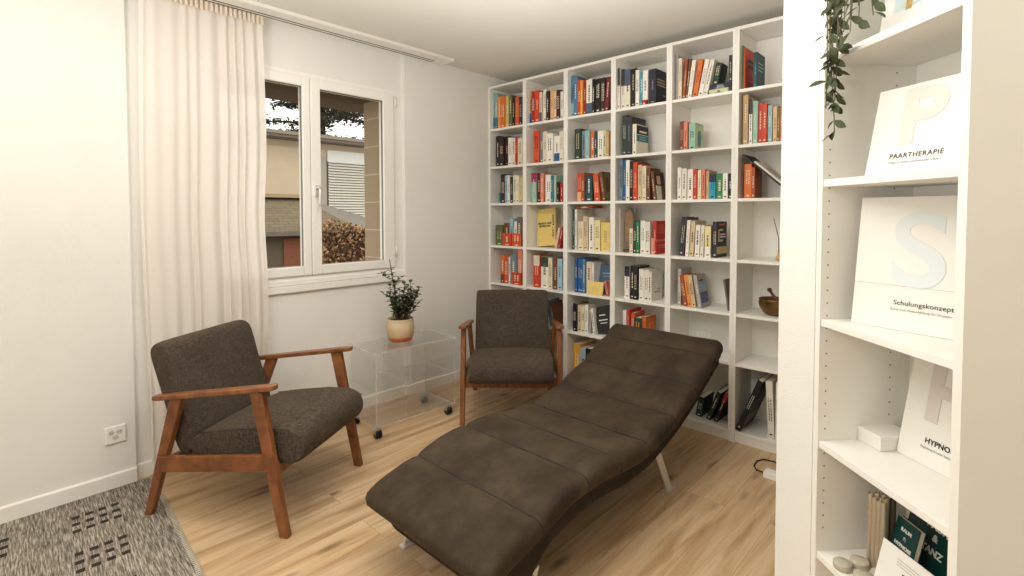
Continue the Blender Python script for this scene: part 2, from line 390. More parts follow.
# rug
def rug_mat():
    m = bpy.data.materials.new('flatweave_rug'); m.use_nodes = True; nt = m.node_tree; L = nt.links; N = nt.nodes; b = N['Principled BSDF']
    tc = N.new('ShaderNodeTexCoord'); mp = N.new('ShaderNodeMapping'); mp.inputs['Scale'].default_value = (210, 13, 1); L.new(tc.outputs['Object'], mp.inputs[0])
    n = N.new('ShaderNodeTexNoise'); n.inputs['Scale'].default_value = 1.0; n.inputs['Detail'].default_value = 4; n.inputs['Roughness'].default_value = 0.7; L.new(mp.outputs[0], n.inputs['Vector'])
    r = N.new('ShaderNodeValToRGB'); e = r.color_ramp.elements; e[0].position = 0.36; e[0].color = rgb(84,76,68); e[1].position = 0.62; e[1].color = rgb(186,178,166)
    x = e.new(0.48); x.color = rgb(128,119,108)
    L.new(n.outputs['Fac'], r.inputs[0])
    mp2 = N.new('ShaderNodeMapping'); mp2.inputs['Scale'].default_value = (6, 1.2, 1); L.new(tc.outputs['Object'], mp2.inputs[0])
    n2 = N.new('ShaderNodeTexNoise'); n2.inputs['Scale'].default_value = 3; L.new(mp2.outputs[0], n2.inputs['Vector'])
    mr = N.new('ShaderNodeMapRange'); mr.inputs[1].default_value = 0.3; mr.inputs[2].default_value = 0.7; mr.inputs[3].default_value = 0.82; mr.inputs[4].default_value = 1.12; L.new(n2.outputs['Fac'], mr.inputs[0])
    vm = N.new('ShaderNodeVectorMath'); vm.operation = 'SCALE'; L.new(r.outputs[0], vm.inputs[0]); L.new(mr.outputs[0], vm.inputs['Scale'])
    L.new(vm.outputs[0], b.inputs['Base Color']); b.inputs['Roughness'].default_value = 1.0; b.inputs['Specular IOR Level'].default_value = 0.05
    bp = N.new('ShaderNodeBump'); bp.inputs['Strength'].default_value = 0.6; bp.inputs['Distance'].default_value = 0.002; L.new(n.outputs['Fac'], bp.inputs['Height']); L.new(bp.outputs[0], b.inputs['Normal'])
    return m
rug = thing('rug', 'grey flatweave rug with small black dash squares, lying left of the armchair', 'rug', (-2.375, -0.015, 0.0), math.radians(-3.0))
rf_ = MB().box(-1.7, 0, -2.6, 0, 0.0003, 0.003)
st = MB()
for k in range(200):
    y = -0.01-k*0.0129
    st.box(-0.014, 0.007, y-0.0022, y+0.0022, 0.0026, 0.0045)
st.build('edge_stitching', mat('edge_stitch', rgb(196,188,172), 0.9), rug)
m_dash = mat('black_wool', rgb(42,36,31), 0.95)
Mr = Matrix.Translation(rug.location) @ Matrix.Rotation(math.radians(-3.0), 4, 'Z'); Mi = Mr.inverted()
ds = rf_
for gx, gy in ((0, 0), (-0.025, -0.317), (-0.355, 0.01), (-0.05, -0.634), (-0.38, -0.307), (-0.405, -0.624)):
    for i in range(4):
        for j in range(3):
            c = Mi @ Vector((-2.692+gx+i*0.0455-j*0.005, -0.188+gy-j*0.063+i*0.001, 0))
            ds.box(c.x-0.0135, c.x+0.0135, c.y-0.012, c.y+0.012, 0.0026, 0.0038, 1)
ds.build('rug_field', [rug_mat(), m_dash], rug)

# ------------------------------------------------------------------ armchairs
def armchair(label, loc, rz):
    t = thing('armchair', label, 'armchair', loc, rz, 'matching wood-framed upholstered armchairs')
    for s in (-1, 1):
        x0, x1 = (s*0.317, s*0.287)
        MB().prism([(-0.018,0),(0.022,0),(0.150,0.598),(0.094,0.606)], x0, x1, 'x').build('front_leg', m_teak, t, bevel=0.004)
        MB().prism([(0.672,0),(0.706,0),(0.536,0.535),(0.474,0.545)], x0, x1, 'x', M=Matrix(((1,0,0.045*s,-0.024*s),(0,1,0,0),(0,0,1,0),(0,0,0,1)))).build('rear_leg', m_teak, t, bevel=0.004)
        MB().prism([(0.068,0.268),(0.60,0.212),(0.612,0.278),(0.080,0.334)], s*0.313, s*0.291, 'x').build('side_rail', m_teak, t, bevel=0.003)
        # armrest: plan outline with rounded, slightly widened front
        w0, w1 = 0.025, 0.021
        pl = []
        for k in range(9):
            a = -PI/2-PI*k/8; pl.append((w0*math.cos(a)*-1 if False else w0*math.sin(a+PI/2)*-1, -w0*0.6*math.cos(a+PI/2)))
        out = [(-w0, 0.06)] + [(-w0*math.cos(PI*k/8), 0.055-0.024*math.sin(PI*k/8)) for k in range(9)] + [(w0, 0.06), (w0, 0.2), (w1, 0.60)] + [(w1*math.cos(PI*k/6), 0.61+0.018*math.sin(PI*k/6)) for k in range(7)] + [(-w1, 0.60), (-w0, 0.2)]
        seen = []; 
        for q in out:
            if not seen or (Vector(q)-Vector(seen[-1])).length > 0.002: seen.append(q)
        a = MB(); a.prism([(p[0]+s*0.302, p[1]) for p in seen], -0.010, 0.011, 'z')
        for i, v in enumerate(a.v): v.z += 0.622-0.145*v.y
        a.build('armrest', m_teak, t, bevel=0.005, segs=3)
    MB().box(-0.291, 0.291, 0.055, 0.080, 0.232, 0.292).build('front_rail', m_teak, t, bevel=0.003)
    MB().box(-0.291, 0.291, 0.575, 0.600, 0.205, 0.262).build('rear_rail', m_teak, t, bevel=0.003)
    # seat cushion with domed top
    prof = [(0.02,0.272),(-0.035,0.285),(-0.062,0.325),(-0.062,0.375),(-0.035,0.415),(0.02,0.432),(0.14,0.428),(0.30,0.405),(0.44,0.380),(0.52,0.33),(0.50,0.262),(0.25,0.266)]
    def soft(prof, hw, name, crown, axisn, bev):
        n = 10; mb = MB(); N = len(prof)
        cx = sum(p[0] for p in prof)/N; cz = sum(p[1] for p in prof)/N
        vs = []; fs = []
        ws = [-1, -0.985, -0.93, -0.75, -0.4, 0, 0.4, 0.75, 0.93, 0.985, 1]
        sh = [0.86, 0.94, 0.985, 1, 1, 1, 1, 1, 0.985, 0.94, 0.86]
        for w_, s_ in zip(ws, sh):
            for p in prof:
                k = crown*(1-w_*w_)
                d = Vector((p[0]-cx, p[1]-cz)); L_ = d.length
                off = min((1-s_)*0.14, 0.02)
                q = d*(1-off/max(L_, 0.02))
                nn = (axisn[0], axisn[1])
                kk = k if (d.x*nn[0]+d.y*nn[1]) > 0.0 else 0
                vs.append((w_*hw, cx+q.x+nn[0]*kk, cz+q.y+nn[1]*kk))
        for i in range(len(ws)-1):
            for j in range(N): fs.append((i*N+j, i*N+(j+1) % N, (i+1)*N+(j+1) % N, (i+1)*N+j))
        fs.append(tuple(range(N))); fs.append(tuple(range((len(ws)-1)*N, len(ws)*N))[::-1])
        mb.add(vs, fs, 0, True)
        o = mb.build(name, m_tweed, t)
        ss = o.modifiers.new('sub', 'SUBSURF'); ss.levels = 2; ss.render_levels = 2
        return o
    seat = soft(prof, 0.262, 'seat_cushion', 0.014, (0, 1), 0.03)
    bp = [(0.470,0.335),(0.50,0.42),(0.548,0.58),(0.590,0.72),(0.615,0.757),(0.665,0.762),(0.697,0.735),(0.690,0.69),(0.640,0.53),(0.585,0.37),(0.548,0.262),(0.50,0.262)]
    soft(bp, 0.262, 'back_cushion', 0.012, (-0.95, 0.3), 0.03)
    # welt seams
    for s in (-1, 1):
        MB().tube([(s*0.257, p[0]*1.0, p[1]-0.006) for p in ((-0.045,0.40),(0.02,0.428),(0.14,0.426),(0.30,0.404),(0.44,0.380))], 0.0022, 6).build('welt_seam', m_piping, seat)
    return t
armchair('wood-framed grey-brown armchair beside the curtain with a rear leg on the rug', (-1.866, -0.826, 0), math.radians(31.6))
armchair('wood-framed dark armchair between the acrylic trolley and the bookcase', (-0.735, -0.945, 0), math.radians(-47.5))

# ------------------------------------------------------------------ chaise longue
PROF = [(-2.03,0.200),(-2.01,0.250),(-1.96,0.278),(-1.90,0.298),(-1.74,0.336),(-1.63,0.360),(-1.49,0.377),(-1.38,0.374),(-1.29,0.362),(-1.17,0.346),(-1.05,0.344),(-0.95,0.357),(-0.87,0.374),(-0.78,0.396),(-0.69,0.426),(-0.57,0.472),(-0.45,0.526),(-0.33,0.582),(-0.225,0.632)]
def interp(P, x):
    for a, b in zip(P, P[1:]):
        if a[0] <= x <= b[0]: 
            k = (x-a[0])/(b[0]-a[0]); return a[1]+(b[1]-a[1])*k
    return P[0][1] if x < P[0][0] else P[-1][1]
def smooth_h(x):
    return sum(interp(PROF, x+d) for d in (-0.04,-0.02,0,0.02,0.04))/5
SEAMS = [-2.03,-1.75,-1.49,-1.265,-1.04,-0.80,-0.57,-0.345,-0.205]
YL_, YR_ = -1.36, -2.03
YC, HW = (YL_+YR_)/2, (YL_-YR_)/2
ch = thing('chaise_longue', 'long dark brown suede chaise with wavy channel-stitched cushion on the oak floor', 'chaise longue', (-1.1, YC, 0))
def path(n=150):
    xs = [-2.0+(2.0-0.215)*i/n for i in range(n+1)]
    P = [Vector((x, 0, smooth_h(x))) for x in xs]
    T = [(P[min(i+1,n)]-P[max(i-1,0)]).normalized() for i in range(n+1)]
    return P, T
P_, T_ = path()
n_ = len(P_)
def pillow(x):
    for a, b in zip(SEAMS, SEAMS[1:]):
        if a <= x <= b:
            t = (x-a)/(b-a)*2-1; depth = 0.012
            edge = 0.55 if (abs(a-SEAMS[0]) < 1e-6 or abs(b-SEAMS[-1]) < 1e-6) else 1
            d = (1-abs(t)); d = 1-math.exp(-d*abs(b-a)/0.030)
            return depth*d+0.007*(1-t*t)
    return 0
# ring cross-section of the top pad: across width v
def section(i, top_off, bot_off, hw, rr, nseg=6):
    """rounded rectangle ring in the plane normal to the path"""
    T = T_[i]; N = Vector((-T.z, 0, T.x))
    base = P_[i]
    pts = []
    h = top_off-bot_off; r = min(rr, h*0.49)
    for (cy, cz, a0) in ((hw-r, top_off-r, 0), (-(hw-r), top_off-r, PI/2), (-(hw-r), bot_off+r, PI), (hw-r, bot_off+r, 1.5*PI)):
        for k in range(nseg+1):
            a = a0+PI/2*k/nseg
            pts.append((cy+r*math.cos(a), cz+r*math.sin(a)))
        if a0 == 0:
            for k in range(1, 12): 
                pts.append(((hw-r)*(1-2*k/12), top_off))
    out = []
    for (y, z) in pts:
        out.append(base+N*z+Vector((0, y, 0)))
    return out
def loft(rings, mb, mi=0):
    N = len(rings[0]); vs = [p for r in rings for p in r]; fs = []
    for i in range(len(rings)-1):
        for j in range(N): fs.append((i*N+j, i*N+(j+1) % N, (i+1)*N+(j+1) % N, (i+1)*N+j))
    fs.append(tuple(range(N))[::-1]); fs.append(tuple(range((len(rings)-1)*N, len(rings)*N)))
    mb.add(vs, fs, mi, True)
off = Vector((1.1, 0, 0))
def pad(name, tf, bf, hw, rr, m, i0=0, i1=None, endr=0.03):
    i1 = n_-1 if i1 is None else i1
    rings = []
    L = [0]
    for i in range(i0+1, i1+1): L.append(L[-1]+(P_[i]-P_[i-1]).length)
    for k, i in enumerate(range(i0, i1+1)):
        d = min(L[k], L[-1]-L[k]); e = 1.0
        if d < endr: e = math.sqrt(max(0.0, 1-(1-d/endr)**2))
        t0, b0 = tf(P_[i].x), bf(P_[i].x)
        mid = (t0+b0)/2; hh = (t0-b0)/2*(0.35+0.65*e)
        rings.append([p+off for p in section(i, mid+hh, mid-hh, hw-(1-e)*0.018, rr)])
    mb = MB(); loft(rings, mb); o = mb.build(name, m, ch)
    return o
import functools
seat = pad('seat_cushion', lambda x: pillow(x), lambda x: -0.072, HW+0.004, 0.036, m_suede)
# gentle random creases handled by displacement
def add_disp(o, strength, size):
    tx = bpy.data.textures.new(o.name+'_clouds', 'CLOUDS'); tx.noise_scale = size
    d = o.modifiers.new('disp', 'DISPLACE'); d.texture = tx; d.strength = strength; d.mid_level = 0.5; d.texture_coords = 'LOCAL'
add_disp(seat, 0.006, 0.14)
pad('base_cushion', lambda x: -0.062, lambda x: -0.135+0.012*max(0,min(1,(x+1.5)/0.7))-0.075*max(0,min(1,(-1.70-x)/0.18))**1.3, HW-0.016, 0.02, m_suede2, 2, n_-4, 0.03)
for s in (-1, 1):
    pts = []
    for i in range(3, n_-2, 2):
        N = Vector((-T_[i].z, 0, T_[i].x)); pts.append(P_[i]+N*(-0.069)+Vector((0, s*(HW-0.012), 0))+off)
    MB().tube(pts, 0.0055, 6).build('piping', m_piping, seat)
# channel seams stitched across the pad
for sx in SEAMS[1:-1]:
    i = min(range(n_), key=lambda k: abs(P_[k].x-sx))
    N = Vector((-T_[i].z, 0, T_[i].x)); pts = []
    for k in range(37):
        y = (HW+0.004-0.036)*(1-2*k/36); zt = pillow(P_[i].x)
        if k in (0, 36):
            sg = 1 if k == 0 else -1
            arc = [(sg*(HW+0.004-0.036+0.037*math.sin(q)), zt-0.036+0.037*math.cos(q)) for q in (1.9, 1.57, 1.2, 0.85, 0.5, 0.25)]
            if k == 36: arc = arc[::-1]
            if k == 36: pts.append(P_[i]+N*(zt+0.001)+Vector((0, y, 0))+off)
            for (yy, zz) in arc: pts.append(P_[i]+N*zz+Vector((0, yy, 0))+off)
            if k == 0: pts.append(P_[i]+N*(zt+0.001)+Vector((0, y, 0))+off)
        else: pts.append(P_[i]+N*(zt+0.001)+Vector((0, y, 0))+off)
    MB().tube(pts, 0.0032, 6).build('channel_seam', m_piping, seat)
# steel frame: two curved flat bars with legs, joined by cross bars
def under(x, d): 
    i = min(range(n_), key=lambda k: abs(P_[k].x-x)); N = Vector((-T_[i].z, 0, T_[i].x)); return P_[i]+N*d
for s in (-1, 1):
    y = s*(HW-0.06)
    fp = [under(-1.80+k*0.05, -0.146+0.012*max(0,min(1,(-1.80+k*0.05+1.5)/0.6))-0.05*max(0,min(1,(-1.72+1.80-k*0.05)/0.08))) for k in range(20)]
    mb = MB()
    vs = []; fs = []
    for p in fp:
        for dy in (-0.004, 0.004):
            for dz in (-0.006, 0.004): vs.append((p.x+1.1, y+dy, p.z+dz))
    for i in range(len(fp)-1):
        a = i*4; b = a+4
        fs += [(a, a+1, b+1, b), (a+1, a+3, b+3, b+1), (a+3, a+2, b+2, b+3), (a+2, a, b, b+2)]
    fs += [(0,2,3,1), ((len(fp)-1)*4, (len(fp)-1)*4+1, (len(fp)-1)*4+3, (len(fp)-1)*4+2)]
    mb.add(vs, fs); tag(mb.build('curved_frame_bar', m_steel, ch), 'curved silver steel bar')
    MB().prism([(-0.875+1.1,0.225),(-0.835+1.1,0.250),(-0.70+1.1,0.004),(-0.745+1.1,0.0)], y-0.004, y+0.004, 'y').build('leg', m_steel, ch, bevel=0.001)
    MB().prism([(-1.79+1.1,0.150),(-1.725+1.1,0.165),(-1.795+1.1,0.0),(-1.835+1.1,0.0)], y+s*0.026, y+s*0.034, 'y').build('leg', m_steel, ch, bevel=0.001)
    MB().box(-0.757+1.1, -0.69+1.1, y-0.016, y+0.016, 0.0, 0.005).build('foot_plate', m_steel, ch)
    MB().box(-1.845+1.1, -1.785+1.1, y+s*0.012, y+s*0.044, 0.0, 0.008).build('foot_plate', m_steel, ch)
MB().tube([(-0.835+1.1, -(HW-0.06), 0.238), (-0.835+1.1, HW-0.06, 0.238)], 0.009, 10).build('cross_bar', m_steel, ch)
MB().tube([(-1.765+1.1, -(HW-0.026), 0.145), (-1.765+1.1, HW-0.026, 0.145)], 0.009, 10).build('cross_bar', m_steel, ch)

# ------------------------------------------------------------------ acrylic trolley
tt = thing('acrylic_trolley', 'clear acrylic side trolley on small castors under the potted plant', 'side table', (-1.092, -0.325, 0), math.radians(-3.0))
HX, HY = 0.288, 0.168
def plate(name, x0, x1, y0, y1, z0, z1):
    mb = MB(); mb.box(x0, x1, y0, y1, z0, z1)
    d = (x1-x0, y1-y0, z1-z0); thin = d.index(min(d))
    # faces order: -x,+x,-y,+y,-z,+z
    for k in range(6):
        mb.mi[k] = 0 if (k//2) == thin else 1
    return mb.build(name, [m_acryl, m_edge], tt)
plate('top_plate', -HX-0.008, HX+0.008, -HY, HY, 0.502, 0.510)
plate('bottom_plate', -HX+0.008, HX-0.008, -HY, HY, 0.066, 0.074)
plate('middle_shelf', -HX+0.008, HX-0.008, -HY+0.01, HY-0.002, 0.270, 0.277)
plate('side_panel', -HX, -HX+0.008, -HY, HY, 0.062, 0.502)
plate('side_panel', HX-0.008, HX, -HY, HY, 0.062, 0.502)
plate('divider', -0.05, -0.043, -HY+0.012, HY-0.004, 0.277, 0.502)
for x in (-HX+0.022, HX-0.04):
    for y in (-HY+0.03, HY-0.03):
        c = MB()
        c.box(x-0.017, x+0.017, y-0.017, y+0.017, 0.058, 0.062)
        c.box(x-0.020, x+0.020, y-0.020, y+0.008, 0.026, 0.058)
        co = c.build('castor', m_chrome, tt, bevel=0.004)
        for sx in (-1, 1):
            MB().lathe([(0.020,-0.008),(0.026,-0.005),(0.026,0.005),(0.020,0.008)], 20, M=Matrix.Translation((x+sx*0.011, y-0.010, 0.0265)) @ Matrix.Rotation(PI/2, 4, 'Y')).build('castor_wheel', m_black, co)

# ------------------------------------------------------------------ potted plant
m_leaf = mat('plant_leaf', rgb(58,70,46), 0.5, noise=0.25, nscale=40, spec=0.3)
m_stem = mat('plant_stem', rgb(108,90,60), 0.7)
m_soil = mat('potting_soil', rgb(48,36,28), 1.0, noise=0.4, nscale=120, bump=1)
pp = thing('potted_plant', 'small bushy green jade plant in a beige pot on the clear trolley', 'plant', (-1.105, -0.318, 0.5102))
def pot_mat():
    m = bpy.data.materials.new('glazed_pot'); m.use_nodes = True; nt = m.node_tree; L = nt.links; N = nt.nodes; b = N['Principled BSDF']
    tc = N.new('ShaderNodeTexCoord'); sp = N.new('ShaderNodeSeparateXYZ'); L.new(tc.outputs['Object'], sp.inputs[0])
    n = N.new('ShaderNodeTexNoise'); n.inputs['Scale'].default_value = 30; L.new(tc.outputs['Object'], n.inputs['Vector'])
    ad = N.new('ShaderNodeMath'); ad.operation = 'MULTIPLY_ADD'; ad.inputs[1].default_value = 0.006; L.new(n.outputs['Fac'], ad.inputs[0]); L.new(sp.outputs[2], ad.inputs[2])
    r = N.new('ShaderNodeValToRGB'); r.color_ramp.interpolation = 'LINEAR'; e = r.color_ramp.elements
    e[0].position = 0.030; e[0].color = rgb(182,98,46); e[1].position = 0.034; e[1].color = rgb(186,156,118)
    x = e.new(0.10); x.color = rgb(204,182,148)
    L.new(ad.outputs[0], r.inputs[0]); L.new(r.outputs[0], b.inputs['Base Color']); b.inputs['Roughness'].default_value = 0.45; return m
MB().lathe([(0.064,0),(0.072,0.004),(0.082,0.03),(0.087,0.06),(0.088,0.09),(0.084,0.118),(0.080,0.132),(0.083,0.138),(0.081,0.143),(0.076,0.140),(0.074,0.124),(0.02,0.120)], 40).build('pot', pot_mat(), pp)
MB().lathe([(0.074,0.118),(0.072,0.127),(0.03,0.132),(0.0,0.133)], 24).build('soil', m_soil, pp)
def leaf(mb, p, d, up, L, W, fold=0.15, mi=0):
    d = d.normalized(); s = d.cross(up)
    if s.length < 1e-3: s = d.cross(Vector((1,0,0)))
    s.normalize(); n = s.cross(d)
    prof = [(0, 0.06), (0.2, 0.55), (0.45, 0.95), (0.65, 1.0), (0.85, 0.65), (1.0, 0.08)]
    vs = []; fs = []
    for t, w in prof:
        c = p+d*L*t - n*L*0.22*t*t
        vs += [c+s*W*w*0.5+n*W*fold*w, c, c-s*W*w*0.5+n*W*fold*w]
    for i in range(len(prof)-1):
        a = i*3; fs += [(a, a+1, a+4, a+3), (a+1, a+2, a+5, a+4)]
    mb.add(vs, fs, mi, True)
stm = MB(); lv = MB()
rnd = random.Random(11)
stems = []
toC = Vector((-0.68, 0.73, 0))   # image-left direction
def stem(base, tip, r0, n=8, bend=0.02):
    pts = []
    b = Vector((rnd.uniform(-bend, bend), rnd.uniform(-bend, bend), 0))
    for k in range(n+1):
        t = k/n; pts.append(base.lerp(tip, t)+b*math.sin(PI*t))
    stm.tube(pts, [r0*(1-0.6*k/n) for k in range(n+1)], 7)
    return pts
main = stem(Vector((0.0,0,0.12)), Vector((-0.045,0.048,0.52)), 0.006, 10, 0.012)
stems = [(main, 0.15, 0.86, 30)]
for k in range(19):
    a = rnd.uniform(0, 2*PI); rr = rnd.uniform(0.01, 0.04)
    b = Vector((rr*math.cos(a), rr*math.sin(a), 0.12))
    h = rnd.uniform(0.12, 0.26); sp_ = rnd.uniform(0.03, 0.10)
    p = stem(b, Vector((b.x+sp_*math.cos(a), b.y+sp_*math.sin(a), 0.12+h)), 0.004, 6)
    stems.append((p, 0.25, 1.0, 17))
p = stem(Vector((0.02,-0.02,0.14)), Vector((0.085,-0.09,0.345)), 0.0045, 6); stems.append((p, 0.35, 1.0, 18))
p = stem(Vector((-0.01,0.02,0.24)), Vector((-0.075,0.075,0.30)), 0.003, 5); stems.append((p, 0.2, 1.0, 12))
p = stem(Vector((-0.02,0.02,0.33)), Vector((0.01,-0.02,0.41)), 0.003, 5); stems.append((p, 0.2, 1.0, 12))
p = stem(Vector((-0.03,0.03,0.38)), Vector((-0.085,0.085,0.44)), 0.0025, 5); stems.append((p, 0.3, 1.0, 9))
for pts, t0, t1, cnt in stems:
    for k in range(cnt):
        t = t0+(t1-t0)*(k+rnd.random()*0.5)/cnt; i = min(int(t*(len(pts)-1)), len(pts)-2); f = t*(len(pts)-1)-i
        q = pts[i].lerp(pts[i+1], min(f, 1)); a = k*2.4+rnd.random(); 
        d = Vector((math.cos(a), math.sin(a), rnd.uniform(0.1, 1.0)))
        leaf(lv, q, d, Vector((0,0,1)), rnd.uniform(0.028, 0.042), rnd.uniform(0.020, 0.028))
stm.build('stems', m_stem, pp); lo = lv.build('leaves', m_leaf, pp, fix=False)

# ------------------------------------------------------------------ bookcases
SH = [0.068, 0.46, 0.746, 1.056, 1.405, 1.708, 2.019]
def bookcase(name, label, loc, rz, depth=0.28, group=None, holes=False, top=2.37):
    """local frame: opening faces -Y, width along X from 0 (left) to 0.40, depth along +Y"""
    t = thing(name, label, 'bookcase', loc, rz, group)
    W, th = 0.40, 0.018
    for x in (0.0003, W-th-0.0003):
        h = MB().box(x, x+th, 0, depth, 0, top)
        if holes and x < 0.1:
            for yy in (0.018, 0.188):
                z = 0.52
                while z < 2.0:
                    if min(abs(z-(s_-0.009)) for s_ in SH) > 0.0:
                        h.lathe([(0.0021, 0), (0.0021, 0.0006)], 8, M=Matrix.Translation((x+th, yy, z)) @ Matrix.Rotation(PI/2, 4, 'Y'), smooth=False, mi=1)
                    z += 0.032
        h.build('side_panel', [m_white, m_hole], t)
    for i, z in enumerate(SH):
        MB().box(th+0.0005, W-th-0.0005, 0.003, depth-0.008, z-0.018, z).build('shelf', m_white, t, bevel=0.001, segs=1)
    MB().box(th+0.0005, W-th-0.0005, 0.0015, depth, top-0.018, top).build('top_panel', m_white, t, bevel=0.001, segs=1)
    MB().box(th+0.0005, W-th-0.0005, 0.012, 0.026, 0.0, SH[0]-0.0182).build('plinth', m_white, t)
    MB().box(th+0.0005, W-th-0.0005, depth-0.006, depth-0.001, 0.03, top-0.02).build('back_panel', m_white, t)
    return t
ORD = ['first', 'second', 'third', 'fourth', 'fifth', 'sixth', 'seventh', 'eighth', 'ninth', 'tenth', 'eleventh', 'twelfth']
COLS = ['first', 'second', 'third', 'fourth', 'fifth', 'sixth']
for k in range(6):
    if k == 0: lb = 'tall white bookcase column nearest the window wall, full of books'
    else: lb = 'tall white bookcase column, %s from the window wall%s' % (COLS[k], ['', ', behind the dark armchair', '', ', behind the chaise backrest', '', ', holding the bronze bowl'][k])
    bookcase('bookcase', lb, (0, -0.4*k, 0), -PI/2, group='row of tall white bookcases')

PAL = {'white':(232,228,218),'off white':(222,216,204),'ivory':(226,218,196),'cream':(220,208,180),'sand':(206,186,146),'tan':(190,158,116),'peach':(226,176,132),'pale peach':(228,196,160),
 'light orange':(226,142,72),'orange':(214,110,44),'orange red':(206,86,48),'vermilion':(204,68,36),'deep red':(164,38,32),'red':(190,52,42),'wine red':(112,34,40),'maroon':(76,28,30),'rust':(160,76,40),
 'brown':(110,66,44),'dark brown':(54,38,32),'near black':(40,32,30),'black':(28,26,26),'charcoal':(52,52,56),'taupe':(110,100,92),'salmon':(214,128,104),'magenta':(160,40,84),
 'khaki yellow':(202,182,108),'amber yellow':(222,164,60),'pale yellow':(226,214,160),'pale gold':(222,196,116),'moss green':(92,106,66),'olive':(110,108,70),'dark green':(44,66,52),'green':(44,124,84),'pale green':(190,202,150),
 'mint':(146,186,166),'pale teal':(140,178,178),'teal blue':(48,120,136),'dark teal':(36,70,74),'cyan':(40,150,178),'light blue':(150,184,200),'steel blue':(84,124,150),'slate blue':(72,94,122),'strong blue':(30,88,146),'blue grey':(110,130,142),
 'dark navy':(42,42,58),'lilac grey':(140,132,148),'mist grey':(168,164,160)}
def bm_(c): return mat('book_'+c.replace(' ', '_'), rgb(*PAL[c]), 0.55, noise=0.08, nscale=35)
DARKC = {n for n, c in PAL.items() if sum(c) < 330}
def book_mesh(w, h, d, colr, band='', cover=None, rnd=random):
    """spine at y=0 facing -Y, x 0..w left to right, depth +Y; right-hand cover decorated if asked"""
    mb = MB(); mats = [bm_(colr), m_page]
    c = 0.0022 if w > 0.012 else 0.0012
    mb.box(0, w, 0, c, 0, h, 0); mb.box(0, c, c, d, 0, h, 0); mb.box(w-c, w, c, d, 0, h, 0)
    mb.box(c, w-c, c, d-0.003, 0.003, h-0.003, 1)
    e = 0.0004; nd = [0]; kind, _, bc = band.partition(':')
    def deco(x0, x1, z0, z1, cn):
        m = bm_(cn)
        if m not in mats: mats.append(m)
        nd[0] += 1; ee = e+0.00025*(nd[0] > 1 or kind in ('d', ''))
        mb.box(x0, x1, -ee, 0.0003, z0, z1, mats.index(m))
    if kind == 't': deco(0, w, h*0.58 if colr in ('off white', 'ivory') else h*0.68, h, bc)
    elif kind == 'b': deco(0, w, 0, h*0.33, bc)
    tc = bc if kind == 'd' else ('cream' if colr in DARKC else rnd.choice(['charcoal', 'brown', 'dark brown', 'taupe']) if sum(PAL[colr]) > 520 else rnd.choice(['cream', 'white', 'near black']))
    if w > 0.012:
        z0 = h*rnd.uniform(0.30, 0.45); z1 = h*rnd.uniform(0.68, 0.86); k = rnd.uniform(0.06, 0.13)
        n = rnd.choice([1, 2]) if w > 0.022 else 1
        for i in range(n):
            cx = w*(0.5 if n == 1 else (0.34+0.32*i))
            # row of short glyph-like marks
            z = z0; 
            while z < z1:
                dz = rnd.uniform(0.006, 0.016)
                deco(cx-w*k/n*1.2, cx+w*k/n*1.2, z, min(z+dz, z1), tc); z += dz+rnd.uniform(0.003, 0.006)
        deco(w*0.3, w*0.7, h*0.06, h*0.06+0.008, tc)
    if cover:
        for ci, (a0, a1, b0, b1, cn) in enumerate(cover):
            m = bm_(cn)
            if m not in mats: mats.append(m)
            mb.box(w-0.0003, w+e+0.0003*ci, d*a0, d*a1, h*b0, h*b1, mats.index(m))
    return mb, mats
def put_book(base, rz, u, w, h, d, set_, z, colr, band, tilt, label, group, cover=None, name='book', yaw=0, pitch=0):
    """base: left inner front corner of the compartment; rz: bookcase heading"""
    mb, mats = book_mesh(w, h, d, colr, band, cover)
    t = math.radians(tilt)
    # tilt>0: top leans to the left; tilt<0: top leans to the right
    dx = 0.0; dz = 0.0
    if tilt < 0: dz = w*math.sin(-t)
    R = Matrix.Translation((u, set_, z+dz+0.0004)) @ Matrix.Rotation(math.radians(yaw), 4, 'Z') @ Matrix.Rotation(-t, 4, 'Y') @ Matrix.Rotation(math.radians(-pitch), 4, 'X')
    if tilt > 0: R = Matrix.Translation((w*(1-math.cos(t)), 0, 0)) @ Matrix.Translation((0, 0, 0)) @ R
    o = mb.build(name, mats)
    Wm = Matrix.Translation(base) @ Matrix.Rotation(rz, 4, 'Z') @ R
    o.matrix_world = Wm
    # rest the lowest corner on the shelf
    zmin = min((Wm @ Vector(v.co)).z for v in o.data.vertices)
    Wm = Matrix.Translation((0, 0, z+0.0003-zmin)) @ Wm
    o.matrix_world = Wm
    tag(o, label, 'book', group)
    return o
